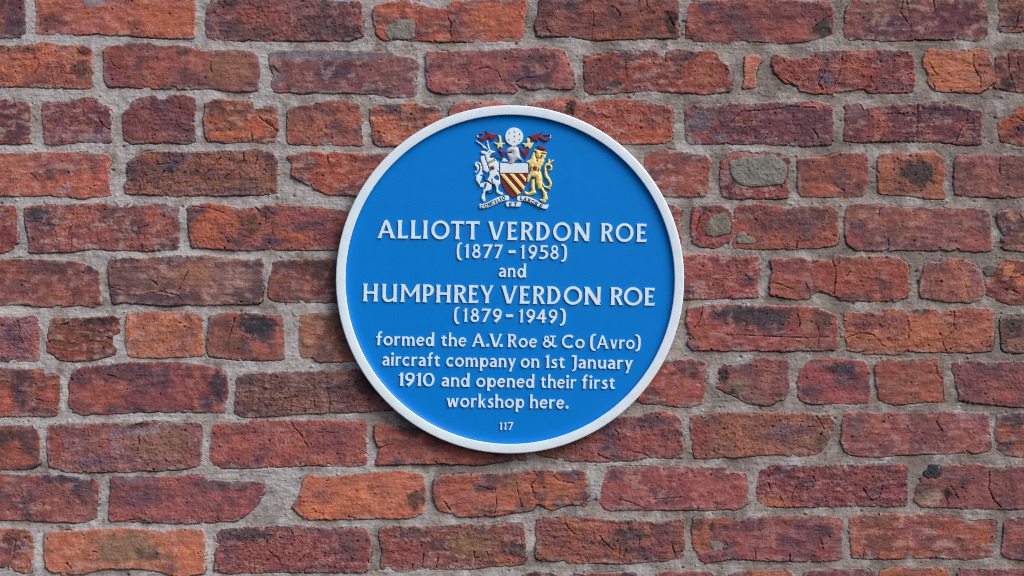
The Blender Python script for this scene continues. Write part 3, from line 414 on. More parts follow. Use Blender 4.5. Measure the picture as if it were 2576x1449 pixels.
D = np.full(X.shape, -60.0, dtype=np.float32)
H = np.zeros_like(X)
C = np.zeros(X.shape + (3,), dtype=np.float32)
MORT = np.array(lin((168, 160, 156))) * 0.76
MORT_COOL = np.array(lin((180, 178, 181))) * 0.84
MORT_DARK = np.array(lin((128, 117, 112))) * 0.74
BK = 0.95
REF = lin((158, 80, 66))
def clay(c):
    c = REF * (lin(c) / REF) ** np.array([1.20, 1.06, 1.20]) * np.array([.98, .96, 1.05]); g = c.mean()
    return (c * np.array([.74, .80, .88]) + g * np.array([.20, .20, .22])) * BK
def window(pts, pad):
    a = np.array(pts)
    i0, i1 = np.searchsorted(XS, [a[:, 0].min() - pad, a[:, 0].max() + pad])
    j0, j1 = np.searchsorted(YS, [a[:, 1].min() - pad, a[:, 1].max() + pad])
    return slice(j0, j1), slice(i0, i1)
rs = np.random.RandomState(77)
PITS = []; SPECKS = []
for bi, b in enumerate(BR):
    P = chaikin([g2mm(p) for p in b['p']], .9)
    w = window(P, 14)
    if w[0].stop - w[0].start < 3 or w[1].stop - w[1].start < 3: continue
    d = poly_sdf(WX[w], WY[w], P).astype(np.float32) + 1.6 - 3.8 * n_chip[w]
    old = D[w]
    gyb = np.gradient(d, YS[w[0]].astype(np.float32), axis=0)
    new = d > old
    inside = new & (d > -1.2)
    x, y = X[w], Y[w]
    x0, x1 = P[:, 0].min(), P[:, 0].max(); y0, y1 = P[:, 1].min(), P[:, 1].max()
    cx, cy = (x0 + x1) / 2, (y0 + y1) / 2
    ck = b['crackle']
    hb = min(b['h'], 2.8) if b['h'] is not None else rs.uniform(.8, 2.0)
    rf = rs.choice([.35, .6, .9, 1.25])
    edge = rs.uniform(.8, 1.7)
    t = np.clip(d / edge, 0, 1)
    tilt = rs.uniform(-1, 1) * (x - cx) / max(x1 - x0, 1) * 1.6 + rs.uniform(-1, 1) * (y - cy) / 65 * 1.0
    h = (hb + tilt) * (1 - (1 - t) ** 2.2) + (n_mid[w] * 1.5 + n_fin[w] * 0.8 * rf + n_low[w] * 1.0 + n_drag[w] * 1.5 * (.4 + ck)) * (0.35 + .65 * t)
    # clay colours, laid down patch over patch; a few patches paint the shade of holes
    c1 = clay(b['c1']); c2 = clay(b['c2'] if b['c2'] else tuple(0.9 * v for v in b['c1']))
    off = rs.uniform(-.12, .12)
    m = sstep(-.10, .12, n_col[w] + off)[..., None]
    c = c1 * (1 - m) + c2 * m
    gain = 1 + 0.30 * n_col2[w] + 0.15 * n_fin[w] + .16 * n_drag[w]
    k1 = rs.uniform(.35, 1.0) * sstep(-.08, .34, n_bl1[w] + rs.uniform(-.12, .1)); k2 = rs.uniform(.1, .6) * sstep(-.02, .36, n_bl2[w] + rs.uniform(-.12, .1))
    k3 = rs.uniform(.05, .35) * sstep(.10, .36, -n_bl1[w] + .4 * n_bl2[w] + rs.uniform(-.12, .08))
    for kk, kc in ((k1, (96, 66, 74)), (k2, (190, 100, 68)), (k3, (160, 108, 98))):
        c = c * (1 - kk[..., None]) + clay(kc) * kk[..., None]
    # oranger and purpler firing streaks
    k4 = rs.uniform(.0, .5) * sstep(.08, .30, n_drag[w] + .7 * n_col2[w] - .3 * n_low[w])
    c = c * (1 - k4[..., None]) + lin((176, 146, 138)) * .9 * k4[..., None]
    hue = np.clip(n_low[w] * 1.4 + n_mid[w] * .5, -1, 1)[..., None]
    c = c * np.where(hue > 0, 1 + hue * np.array([.10, .04, -.10]), 1 + hue * np.array([.10, .02, -.10]))
    for (px, py, rx, ry, pc, st) in b['pt']:
        ux, uy = g2mm((px, py)); rx *= MM / TS; ry *= MM / TS
        q = np.sqrt(((WX[w] - ux) / rx) ** 2 + ((WY[w] - uy) / ry) ** 2) + n_col2[w] * .55 + n_mid[w] * .35
        mk = (st * sstep(1.2, .62, q))[..., None]
        c = c * (1 - mk) + clay(pc) * mk
    if b['soot'] > 0:
        mk = b['soot'] * sstep(20, 4, (y1 - y)) * sstep(-.25, .25, n_col2[w] + n_col[w])
        c = c * (1 - mk[..., None]) + clay(SOOT) * mk[..., None]
    sm = b['smear'] * sstep(8.5, .5, d + n_mid[w] * 9) * sstep(-.05, .30, n_col[w] + .4 * n_col2[w]) * .8
    c = c * (1 - sm[..., None]) + MORT * sm[..., None]
    c = c * gain[..., None]
    lip = sstep(2.6, .0, d + n_fin[w] * 2.5) * sstep(.1, -.5, gyb) * sstep(-.25, .2, n_mid[w] + n_bl1[w]) * .75
    c = c * (1 - lip[..., None]) + MORT * lip[..., None]
    h = h - lip * .8
    # fissures: noise ones where the face is weathered, and the ones seen in the photograph
    fis = (.0 if ck < .55 else .4) * sstep(.016 + .018 * ck, .004, n_fis[w]) * sstep(.10 - .35 * ck, .25 - .3 * ck, n_msk[w] + .3 * n_col2[w]) * min(1, ck * 1.6)
    h = h - fis * 1.5
    crk = sstep(.075, .012, n_crk[w]) * sstep(-.12, .22, n_bl2[w] + .5 * n_msk[w] + (ck - .4) * .5)
    crk = crk * min(1, .35 + .6 * rf)
    h = h - crk * .9
    crack_shade = np.maximum(fis * .40, crk * .44)
    for cr in b['cr']:
        L = [g2mm(p) for p in cr]
        ld = line_dist(x + wx[w] * .5 + n_fin[w] * 1.0, y + wy[w] * .5 + n_fin[w] * .8, L)
        k = sstep(1.05, .25, ld - n_mid[w] * 1.3 + .35 * np.abs(n_fin[w])) * (.30 + .70 * sstep(-.25, .2, n_col2[w] + .5 * n_fin[w]))
        h = h - k * 3.4
        crack_shade = np.maximum(crack_shade, k * .5)
    h = h + ck * 1.6 * np.abs(n_mid[w]) * n_msk[w]
    c = c * (1 - crack_shade[..., None] * .75)  # shade of fissures, crinkles and cracks painted into the clay colour
    H[w] = np.where(inside, h, H[w])
    C[w] = np.where(inside[..., None], c, C[w])
    D[w] = np.maximum(old, d)
    area = (x1 - x0) * (y1 - y0)
    fine = abs(cx) < 760 and abs(cy) < 430
    for _ in range(int(area / (190 if fine else 900) * rf * rs.uniform(.6, 1.4))):
        PITS.append((rs.uniform(x0, x1), rs.uniform(y0, y1), rs.choice([.7, .8, 1.0, 1.3], p=[.45, .3, .18, .07])))
    for _ in range(int(area / 420 * rs.uniform(.3, 1.6))):
        SPECKS.append((rs.uniform(x0, x1), rs.uniform(y0, y1), rs.choice([.55, .7, .9, 1.3], p=[.4, .35, .2, .05])))

brick = D > 0
# open blow-holes, their shade painted into the colour, and pale grit in the clay
for (px, py, r) in PITS:
    w = window([(px, py)], 3.2 * r + 1)
    if X[w].size == 0: continue
    a = rs.uniform(0, math.pi); el = rs.uniform(.55, 1)
    dx = (X[w] - px) * math.cos(a) + (Y[w] - py) * math.sin(a); dy = -(X[w] - px) * math.sin(a) + (Y[w] - py) * math.cos(a)
    k = np.exp(-((dx / (r * 1.1)) ** 2 + (dy / (r * el * 1.1)) ** 2)) * brick[w]
    H[w] -= k * rs.uniform(1.2, 3.2) * min(1.2, r)
    C[w] *= (1 - .42 * k)[..., None]
for (px, py, r) in SPECKS:
    w = window([(px, py)], 3 * r + 1)
    if X[w].size == 0: continue
    k = (np.exp(-(((X[w] - px) / r) ** 2 + ((Y[w] - py) / r) ** 2)) * brick[w] * rs.uniform(.25, .7))[..., None]
    C[w] = C[w] * (1 - k) + lin((214, 178, 158)) * .8 * k

# mortar: nearly flush, dragged by the trowel, gritty, open below the bricks
gy = np.gradient(D, YS.astype(np.float32), axis=0)
gx = np.gradient(D, XS.astype(np.float32), axis=1)
under = np.clip(gy, -.2, 1) * .75 + np.clip(gx, 0, 1) * .3
flush = fbm(X, Y, 70, 2, 131)
streak = fbm(X * .25, Y * 1.6, 7, 3, 141)
mz = -0.4 + flush * 2.6 + n_mid * 1.5 + streak * .5 + n_fin * .6 + n_grit * .2 - .03 * np.clip(-D, 0, 12)
gap = sstep(-1.9, -.25, D) * np.clip(under * 1.15 - .30 + n_low * 1.5 + n_mid * .8, 0, 1.3)
mz = mz - gap * 3.2
warm = sstep(-.25, .30, n_col + .3 * flush - X / 3200)[..., None]
mc = MORT * (1 - warm) + MORT_COOL * warm
dk = (sstep(-.05, .38, n_low + .6 * n_col2 + X / 2400) * .75)[..., None]
mc = mc * (1 - dk) + MORT_DARK * dk
mc = mc * (1 + .24 * n_col2 + .20 * n_mid + .12 * n_fin + .06 * n_grit)[..., None]
mc = mc * (1 - .30 * np.clip(gap, 0, 1))[..., None]  # contact shade below brick edges painted into the mortar colour
for _ in range(5200):
    px, py = rs.uniform(-730, 730), rs.uniform(-415, 415)
    r = rs.choice([.8, 1.0, 1.4, 2.0], p=[.5, .3, .15, .05])
    w = window([(px, py)], 3 * r + 1)
    if X[w].size == 0: continue
    k = np.exp(-(((X[w] - px) / r) ** 2 + ((Y[w] - py) / (r * .85)) ** 2))
    if rs.rand() < .55:
        mz[w] += k * r * 1.25
        mc[w] *= (1 + .22 * k)[..., None]
    else:
        mz[w] -= k * r * 1.5
        mc[w] *= (1 - .30 * k)[..., None]
# two pale lime smears
for (gx_, gy_, rx, ry) in [(1370, 1449 + 455, 180, 32), (1150, 2898 + 265, 240, 14), (100, 1449 + 895, 260, 26), (480, 2898 + 60, 35, 130), (300, 2898 + 1270, 40, 150), (1580, 2898 + 1280, 36, 150)]:
    ux, uy = g2mm((gx_, gy_))
    q = np.sqrt(((WX - ux) / (rx * MM / TS)) ** 2 + ((WY - uy) / (ry * MM / TS)) ** 2) + n_mid * .4
    k = (sstep(1.15, .7, q) * .8)[..., None]
    mc = mc * (1 - k) + lin((205, 204, 205)) * .8 * k
mk = ~brick
H[mk] = mz[mk]
C[mk] = mc[mk]

# stones
CLS = np.where(brick, 1, 0).astype(np.int16)
for si, s in enumerate(ST):
    P = chaikin([g2mm(p) for p in s['p']])
    w = window(P, 5)
    d = poly_sdf(X[w] + wx[w] * .9, Y[w] + wy[w] * .9, P)
    ins = d > 0
    gyy = np.gradient(d, axis=0)
    t = np.clip(d / 6.0, 0, 1)
    base = 1.3
    h = base + .35 * s['h'] * np.sqrt(1 - (1 - t) ** 2) + n_mid[w] * 1.8 + n_fin[w] * .8 - .8 * sstep(.03, .006, n_fis[w])
    c = np.array([.96, 1.0, 1.08]) * lin(s['c']) * .80 * (1 + .30 * n_col2[w] + .22 * n_mid[w])[..., None] * (1 + .12 * n_grit[w])[..., None]
    H[w] = np.where(ins, h, np.where((d > -1.3) & (n_col2[w] + gyy > .1), H[w] - 1.3, H[w]))
    C[w] = np.where(ins[..., None], c, C[w])
    CLS[w] = np.where(ins, 2 + si, CLS[w])

C = np.clip(C, .004, .85)
ids = np.arange(NY * NX).reshape(NY, NX)
quad = np.stack([ids[:-1, :-1], ids[:-1, 1:], ids[1:, 1:], ids[1:, :-1]], axis=-1).reshape(-1, 4)
fc = CLS[:-1, :-1].ravel()
V = np.stack([X.ravel() * 1e-3, -H.ravel() * 1e-3, Y.ravel() * 1e-3], axis=-1)
CF = C.reshape(-1, 3)
wall = bpy.data.objects.new('brick_wall', None)
wall.location = (0, 0, ZC)
col.objects.link(wall)
tag(wall, 'weathered old red brick wall with thick grey mortar joints behind the blue plaque', 'wall', kind='thing')
def cut(mask, name, mat, parent):
    q = quad[mask]
    used, inv = np.unique(q, return_inverse=True)
    return mesh_obj(name, V[used], inv.reshape(-1, 4), mat, parent, CF[used], smooth=True)
bw = cut(fc == 1, 'brick_faces', M_BRICK, wall)
mo = cut(fc == 0, 'mortar_joints', M_MORTAR, wall)
tag(mo, 'thick sandy grey mortar between the bricks')
for si, s in enumerate(ST):
    o = cut(fc == 2 + si, 'embedded_stone', M_STONE, wall)
    tag(o, s['label'])
# ------------------------------------------------------------------ the plaque
PLQ_PROUD = 20.0                                   # mm, rim face in front of the wall
KP = (CAM_D * 1000 - PLQ_PROUD) / (CAM_D * 1000)   # real size of a thing that stands nearer than the wall
PC = (1625.6, 890.7)
TILT = 0.0147
FIELD = 13.5
M_WHITE = paint_material('white enamel paint', (217, 236, 250), .98, 0.26, 0.1, var=.06)
M_BLUE = paint_material('blue enamel paint', (0, 126, 220), .93, 0.36, 0.0, 0.14, 0.012, 0.03)
M_RED = paint_material('dark red enamel paint', (128, 26, 46), 0.9, 0.4)
M_GOLD = paint_material('gold yellow enamel paint', (238, 218, 138), 0.95, 0.4)
M_SILVER = paint_material('silver grey enamel paint', (198, 206, 222), 0.9, 0.3)
M_INK = paint_material('black enamel paint', (44, 48, 52), 0.9, 0.5)

plaque = bpy.data.objects.new('wall_plaque', None)
plaque.location = ((PC[0] - 1632) * S * KP, 0, ZC + (918 - PC[1]) * S * KP)
plaque.rotation_euler = (0, TILT, 0)
col.objects.link(plaque)
tag(plaque, 'round bright blue commemorative plaque with a white rim, raised lettering and a coat of arms', 'plaque')

ct, sn = math.cos(TILT), math.sin(TILT)
def loc(px, py):
    """photo pixel -> plaque millimetres (x right, z up)"""
    dx, dz = (px - PC[0]) * MM * KP, (PC[1] - py) * MM * KP
    return (dx * ct - dz * sn, dx * sn + dz * ct)
UP = MM * KP

def lathe(name, prof, mat, parent, seg=360, smooth=True):
    """profile of (radius mm, distance from the wall mm)"""
    a = np.linspace(0, 2 * np.pi, seg, endpoint=False)
    r = np.array([p[0] for p in prof])[:, None]; z = np.array([p[1] for p in prof])[:, None]
    vx = r * np.cos(a); vz = r * np.sin(a); vy = -z + 0 * a
    v = np.stack([vx, vy, vz], -1).reshape(-1, 3) * 1e-3
    n = len(prof)
    i = np.arange(n - 1)[:, None]; j = np.arange(seg)[None, :]; j2 = (j + 1) % seg
    f = np.stack([i * seg + j + 0 * i, i * seg + j2, (i + 1) * seg + j2, (i + 1) * seg + j + 0 * i], -1).reshape(-1, 4)
    return mesh_obj(name, v, f, mat, parent, smooth=smooth)
RO = 555.5 * UP; RI = 524.5 * UP
rim = lathe('rim', [(RO - 3, 5), (RO - .6, 5.2), (RO, 6), (RO, 18.4), (RO - .35, 19.4), (RO - 1.2, 19.9), (RO - 2.2, 20), (RI + 1.6, 20), (RI + .6, 19.8), (RI + .1, 19.2), (RI + .05, 18.3)], M_WHITE, plaque)
R0 = RI - .4
field = lathe('blue_field', [(RI + .3, 18.0), (RI - .02, 18.4), (RI - .2, 16.6), (R0 - .3, 15.6), (R0 - 1.2, 15.0), (R0 - 3.0, 14.35), (R0 - 5.5, 13.9), (R0 - 9, 13.6), (R0 - 14, FIELD), (R0 * .75, FIELD), (R0 * .5, FIELD), (R0 * .25, FIELD), (.01, FIELD)], M_BLUE, plaque)
back = lathe('backing', [(RO - 2.4, 5.6), (RO - 12, 5.2), (RO - 16, -3.0), (.01, -3.0)], M_INK, plaque)

def relief(name, sdf, box, mat, parent, h=2.6, bev=0.7, step=0.36, z0=FIELD, dome=None, tex=None):
    """raised casting: everything where sdf>0, rising from the field over the width bev"""
    nx = int((box[2] - box[0]) / step) + 3; ny = int((box[3] - box[1]) / step) + 3
    gx = box[0] - step + np.arange(nx) * step; gyv = box[1] - step + np.arange(ny) * step
    x, y = np.meshgrid(gx, gyv)
    d = sdf(x, y)
    dy, dx = np.gradient(d, step)
    ins = d > 0
    cell = ins[:-1, :-1] | ins[1:, :-1] | ins[:-1, 1:] | ins[1:, 1:]
    L = np.maximum(np.hypot(dx, dy), .3)
    mv = np.where(d < 0, np.minimum(-d, step * 1.5), 0)
    x = x + dx / L * mv; y = y + dy / L * mv
    t = np.clip(d / bev, 0, 1)
    z = h * (1 - (1 - t) ** 1.6)
    if dome: z = z + dome[0] * np.sqrt(1 - (1 - np.clip((d - bev * .5) / dome[1], 0, 1)) ** 2)
    if tex is not None: z = z + tex(x, y) * t
    z = np.where(d <= 0, -.3, z)
    idx = np.arange(ny * nx).reshape(ny, nx)
    q = np.stack([idx[:-1, :-1], idx[:-1, 1:], idx[1:, 1:], idx[1:, :-1]], -1)[cell]
    used, inv = np.unique(q, return_inverse=True)
    v = np.stack([x.ravel(), -(z0 + z).ravel(), y.ravel()], -1)[used] * 1e-3
    return v, inv.reshape(-1, 4)

def emit(name, pieces, mat, parent, label=None):
    vs_, fs_, n = [], [], 0
    for v, f in pieces:
        vs_.append(v); fs_.append(f + n); n += len(v)
    o = mesh_obj(name, np.concatenate(vs_), np.concatenate(fs_), mat, parent, smooth=False)
    if label: o['label'] = label
    return o

# ---- letter shapes: polygons in cap-height units
def stem(x0, y0, x1, y1, wm, w0=None, w1=None, n=14, horiz=True, fl=.28):
    w0 = wm if w0 is None else w0; w1 = wm if w1 is None else w1
    A, Bq = [], []
    for k in range(n + 1):
        t = k / n
        w = wm
        if t < fl: w += (w0 - wm) * ((fl - t) / fl) ** 2
        if t > 1 - fl: w += (w1 - wm) * ((t - 1 + fl) / fl) ** 2
        x, y = x0 + (x1 - x0) * t, y0 + (y1 - y0) * t
        if horiz: A.append((x - w / 2, y)); Bq.append((x + w / 2, y))
        else: A.append((x, y - w / 2)); Bq.append((x, y + w / 2))
    return [('p', A + Bq[::-1])]
def catmull(P, n=8):
    P = [np.array(p, float) for p in P]
    Q = [2 * P[0] - P[1]] + P + [2 * P[-1] - P[-2]]
    out = []
    for i in range(1, len(Q) - 2):
        for k in range(n):
            t = k / n
            out.append(.5 * ((2 * Q[i]) + (Q[i + 1] - Q[i - 1]) * t + (2 * Q[i - 1] - 5 * Q[i] + 4 * Q[i + 1] - Q[i + 2]) * t * t + (3 * Q[i] - Q[i - 1] - 3 * Q[i + 1] + Q[i + 2]) * t ** 3))
    out.append(P[-1])
    return np.array(out)
def curve(pts, ws, n=8):
    if not hasattr(ws, '__len__'): ws = [ws] * len(pts)
    c = catmull([(p[0], p[1], w) for p, w in zip(pts, ws)], n)
    t = np.gradient(c[:, :2], axis=0)
    t /= np.maximum(np.hypot(t[:, 0], t[:, 1])[:, None], 1e-9)
    nn = np.stack([-t[:, 1], t[:, 0]], -1)
    a = c[:, :2] + nn * c[:, 2:3] / 2; b = c[:, :2] - nn * c[:, 2:3] / 2
    # as quads so that tight bends do not turn the outline inside out
    return [('q', np.concatenate([a, b[::-1]]), [(np.array([a[i], a[i + 1], b[i + 1], b[i]])) for i in range(len(a) - 1)])]
def ring(cx, cy, rx, ry, wx_, wy_, n=40):
    a = np.linspace(0, 2 * np.pi, n, endpoint=False)
    return [('r', np.stack([cx + rx * np.cos(a), cy + ry * np.sin(a)], -1), np.stack([cx + (rx - wx_) * np.cos(a), cy + (ry - wy_) * np.sin(a)], -1))]
def disc(cx, cy, r, n=20):
    a = np.linspace(0, 2 * np.pi, n, endpoint=False)
    return [('p', np.stack([cx + r * np.cos(a), cy + r * np.sin(a)], -1))]
def poly(*p): return [('p', list(p))]
def arc(cx, cy, rx, ry, a0, a1, w, we=None, n=9):
    A = np.radians(np.linspace(a0, a1, n)); we = w if we is None else we
    ws = [w] * n; ws[0] = we; ws[-1] = we
    return curve([(cx + rx * math.cos(a), cy + ry * math.sin(a)) for a in A], ws, 6)
def sdf_of(shapes, tx, x, y):
    d = np.full(x.shape, -1e9)
    f = lambda P: np.array([tx(p) for p in P])
    for s in shapes:
        if s[0] == 'p': e = poly_sdf(x, y, f(s[1]))
        elif s[0] == 'r': e = np.minimum(poly_sdf(x, y, f(s[1])), -poly_sdf(x, y, f(s[2])))
        else: e = poly_sdf(x, y, f(s[1]))
        d = np.maximum(d, e)
    return d

W, F = .185, .26
def vstem(x, y0=0, y1=1, w=W, f0=F, f1=F): return stem(x, y0, x, y1, w, f0, f1)
XH = .70; AS = 1.04; LW = .175; LF = .225
def arch(x0, x1, y=XH):
    return curve([(x0, y - .20), (x0 + .10, y - .09), (x0 + .22, y - .075), (x1 - .04, y - .16), (x1, y - .32), (x1, .18), (x1, 0)], [.08, .12, .16, LW, LW, LW, LF])
G = {
 'A': (.97, stem(.12, 0, .465, 1.0, .165, .23, .10) + stem(.85, 0, .485, 1.0, .19, .27, .12) + stem(.25, .33, .72, .33, .115, horiz=False) + poly((.40, .86), (.475, 1.03), (.56, .86))),
 'L': (.56, vstem(.13) + poly((.1, 0), (.53, 0), (.57, .21), (.51, .16), (.24, .135), (.1, .135))),
 'I': (.26, vstem(.13)),
 'O': (.98, ring(.49, .5, .49, .515, .175, .155)),
 'T': (.74, poly((.045, 1), (.745, 1), (.715, .785), (.65, .84), (.1, .85), (0, .785)) + vstem(.375, 0, .98, .18, .245, .2)),
 'V': (.90, stem(.13, 1, .42, 0, .19, .26, .19) + stem(.79, 1, .475, 0, .14, .23, .15)),
 'E': (.58, vstem(.13) + poly((.1, 1), (.555, 1), (.505, .79), (.43, .855), (.1, .87)) + poly((.1, .57), (.36, .57), (.475, .60), (.425, .39), (.36, .45), (.1, .45)) + poly((.1, 0), (.52, 0), (.585, .21), (.50, .15), (.1, .13))),
 'R': (.72, vstem(.13) + curve([(.12, .935), (.33, .935), (.50, .86), (.545, .73), (.49, .59), (.35, .5), (.18, .48)], [.13, .13, .17, .19, .16, .12, .11]) + stem(.335, .53, .61, 0, .185, .14, .23)),
 'D': (.74, vstem(.13) + curve([(.12, .935), (.33, .925), (.53, .81), (.64, .52), (.55, .22), (.36, .08), (.12, .065)], [.13, .14, .17, .185, .17, .14, .13])),
 'N': (.86, stem(.14, 0, .14, .9, .165, .25, .165) + stem(.76, .12, .76, 1, .165, .165, .24) + poly((.0, 1), (.235, 1), (.855, .02), (.855, 0), (.62, 0), (.12, .80), (.02, .93))),
 'H': (.83, vstem(.13) + vstem(.70) + stem(.13, .5, .70, .5, .135, horiz=False)),
 'U': (.87, stem(.13, .3, .13, 1, .19, .19, .26) + vstem(.735, 0, 1, .175, .235, .25) + curve([(.13, .42), (.145, .24), (.24, .09), (.40, .055), (.56, .11), (.68, .25)], [.19, .19, .165, .14, .12, .08])),
 'M': (1.12, stem(.125, 0, .15, .92, .17, .245, .2) + stem(.985, 0, .965, .92, .18, .25, .2) + poly((.0, 1), (.24, 1), (.565, .43), (.90, 1), (1.12, 1), (1.06, .92), (1.0, .80), (.60, .285), (.535, .285), (.12, .86), (.03, .94))),
 'P': (.64, vstem(.13) + curve([(.12, .935), (.33, .935), (.49, .85), (.54, .69), (.48, .51), (.35, .42), (.2, .41)], [.13, .13, .17, .19, .17, .13, .09])),
 'Y': (.79, stem(.12, 1, .385, .42, .175, .25, .16) + stem(.68, 1, .425, .42, .14, .23, .14) + stem(.405, 0, .405, .5, .185, .26, .185)),
 'C': (.86, arc(.50, .5, .42, .435, 48, 312, .165, .20)),
 'J': (.42, curve([(.30, .98), (.30, .3), (.295, .05), (.23, -.11), (.06, -.20)], [.18, .18, .18, .15, .12]) + poly((0, .79), (.03, .965), (.07, 1.0), (.41, 1.0), (.38, .88), (.12, .865))),
 'B': (.68, vstem(.13) + curve([(.12, .935), (.34, .93), (.49, .83), (.49, .68), (.36, .54), (.15, .53)], .15) + curve([(.15, .53), (.40, .50), (.55, .37), (.54, .2), (.4, .075), (.12, .065)], .15)),
 '&': (1.08, ring(.285, .70, .20, .215, .125, .125) + ring(.315, .28, .315, .285, .15, .14) + poly((.52, .93), (.55, .80), (.96, .80), (.985, .93)) + curve([(.76, .86), (.75, .45), (.64, .22)], [.15, .14, .12]) + curve([(.52, .42), (.72, .22), (.90, .10), (1.05, .16)], [.16, .16, .14, .12])),
 '1': (.33, stem(.205, 0, .205, .99, .185, .25, .21) + poly((0, .77), (-.01, .84), (.12, .90), (.20, 1.0), (.305, 1.02), (.30, .85), (.15, .80))),
 '8': (.66, ring(.33, .745, .265, .27, .155, .145) + ring(.33, .28, .325, .295, .165, .15)),
 '7': (.68, poly((.0, .80), (.03, 1), (.68, 1), (.685, .94), (.62, .85), (.12, .855), (.06, .80)) + stem(.575, .95, .16, 0, .20, .2, .25)),
 '9': (.63, ring(.315, .685, .315, .33, .16, .15) + curve([(.535, .60), (.475, .40), (.33, .20), (.16, .03)], [.15, .19, .2, .24])),
 '5': (.64, poly((.14, 1), (.62, 1), (.585, .845), (.15, .85)) + stem(.195, .52, .21, 1, .155) + curve([(.14, .55), (.32, .585), (.50, .50), (.545, .31), (.45, .14), (.25, .065), (.03, .11)], [.12, .15, .17, .18, .16, .15, .14])),
 '4': (.71, stem(.475, 1, .10, .33, .17) + stem(0, .34, .70, .34, .15, horiz=False) + stem(.48, 0, .48, 1, .18, .24, .18)),
 '0': (.76, ring(.38, .5, .38, .515, .17, .14)),
 '(': (.42, curve([(.40, 1.055), (.24, 1.015), (.13, .86), (.095, .5), (.13, .1), (.24, -.085), (.40, -.125)], [.12, .15, .18, .185, .18, .15, .12])),
 ')': (.42, curve([(.02, 1.055), (.18, 1.015), (.29, .86), (.325, .5), (.29, .1), (.18, -.085), (.02, -.125)], [.12, .15, .18, .185, .18, .15, .12])),
 '-': (.50, poly((0, .385), (.5, .385), (.5, .60), (0, .60))),
 '.': (.25, disc(.125, .115, .125)),
 'a': (.575, stem(.46, 0, .46, .45, LW, .22, LW) + curve([(.07, .57), (.2, .63), (.35, .605), (.45, .5), (.465, .35)], [.12, .15, .16, .175, .175]) + curve([(.44, .40), (.25, .365), (.11, .26), (.10, .14), (.21, .065), (.42, .13)], [.12, .14, .165, .165, .14, .1])),
 'c': (.58, arc(.335, .345, .255, .285, 48, 312, .16, .18)),
 'd': (.65, ring(.29, .335, .29, .36, .165, .145) + vstem(.545, 0, AS, LW, .2, .215)),
 'e': (.60, arc(.315, .345, .235, .28, 5, 322, .16, .14) + stem(.1, .375, .53, .375, .115, horiz=False)),
 'f': (.46, curve([(.45, .985), (.33, .985), (.225, .88), (.205, .65), (.20, .2), (.19, 0)], [.13, .15, .17, LW, LW, .22]) + stem(0, .635, .40, .635, .115, .115, .14, horiz=False)),
 'h': (.66, vstem(.12, 0, AS, LW, LF, .215) + arch(.17, .545)),
 'i': (.24, vstem(.12, 0, XH - .02, LW, LF, LF) + disc(.12, .90, .115)),
 'k': (.61, vstem(.12, 0, AS, LW, LF, .215) + stem(.50, .67, .17, .30, .15, .2, .15) + stem(.26, .42, .50, 0, .18, .15, .225)),
 'm': (1.0, vstem(.12, 0, XH, LW, LF, .2) + arch(.17, .505) + arch(.545, .88)),
 'n': (.65, vstem(.12, 0, XH, LW, LF, .2) + arch(.17, .535)),
 'o': (.69, ring(.345, .345, .345, .36, .165, .15)),
 'p': (.69, vstem(.13, -.30, XH, LW, LF, .2) + ring(.40, .345, .285, .36, .165, .145)),
 'r': (.47, vstem(.12, 0, XH, LW, LF, .2) + curve([(.16, .47), (.25, .585), (.36, .625), (.46, .605)], [.08, .12, .15, .19])),
 's': (.48, curve([(.43, .60), (.29, .635), (.15, .57), (.15, .45), (.28, .36), (.385, .24), (.36, .11), (.21, .06), (.03, .10)], [.14, .14, .15, .165, .175, .165, .15, .14, .15])),
 't': (.45, curve([(.185, .80), (.18, .5), (.18, .22), (.25, .075), (.44, .085)], [LW, LW, LW, .16, .12]) + stem(0, .635, .42, .635, .115, .12, .15, horiz=False) + poly((.0, .60), (.10, .69), (.25, .87), (.27, .6))),
 'u': (.65, vstem(.53, 0, XH - .02, LW, .2, LF) + curve([(.12, .68), (.12, .45), (.13, .22), (.22, .09), (.34, .09), (.47, .2)], [LF, LW, LW, .16, .12, .08])),
 'v': (.62, stem(.115, .69, .295, 0, .18, .23, .17) + stem(.515, .69, .325, 0, .145, .215, .15)),
 'w': (.95, stem(.115, .69, .27, 0, .175, .23, .16) + stem(.475, .66, .29, 0, .13, .13, .15) + stem(.475, .66, .65, 0, .175, .16, .16) + stem(.84, .69, .675, 0, .135, .215, .15)),
 'y': (.64, stem(.115, .69, .33, .02, .185, .23, .15) + stem(.53, .69, .165, -.31, .155, .22, .22)),
}
def glyph_piece(ch, x0, sx, base, cap, h=2.0, z0=FIELD, bold=0.08):
    w_, shp = G[ch]
    tx = lambda p: (x0 + p[0] * sx, base + p[1] * cap)
    box = (x0 - .06 * cap, base - .40 * cap, x0 + w_ * sx + .06 * cap, base + 1.12 * cap)
    return relief(ch, lambda x, y: sdf_of(shp, tx, x, y) + bold, box, None, None, h=h, bev=.34, step=max(.28, cap * .0135), z0=z0)
def run(ch_ranges, base, cap):
    """letters with their own measured extents (photo px from the plaque centre line)"""
    out = []
    for ch, a, b in ch_ranges:
        xa, xb = (a - PC[0]) * UP, (b - PC[0]) * UP
        out.append(glyph_piece(ch, xa, (xb - xa) / G[ch][0], base, cap))
    return out
def word(txt, a, b, base, cap, track=.095):
    xa, xb = (a - PC[0]) * UP, (b - PC[0]) * UP
    nat = sum(G[c][0] for c in txt) + track * (len(txt) - 1)
    k = (xb - xa) / nat
    out = []; x = xa
    for c in txt:
        out.append(glyph_piece(c, x, k, base, cap))
        x += (G[c][0] + track) * k
    return out
def bl(y): return (PC[1] - y) * UP
def z3(a, x0=1160, s=5.367): return x0 + a / s
def z4(a): return 1620 + a / 5.367
def z5(a): return 1130 + a / 5.0505
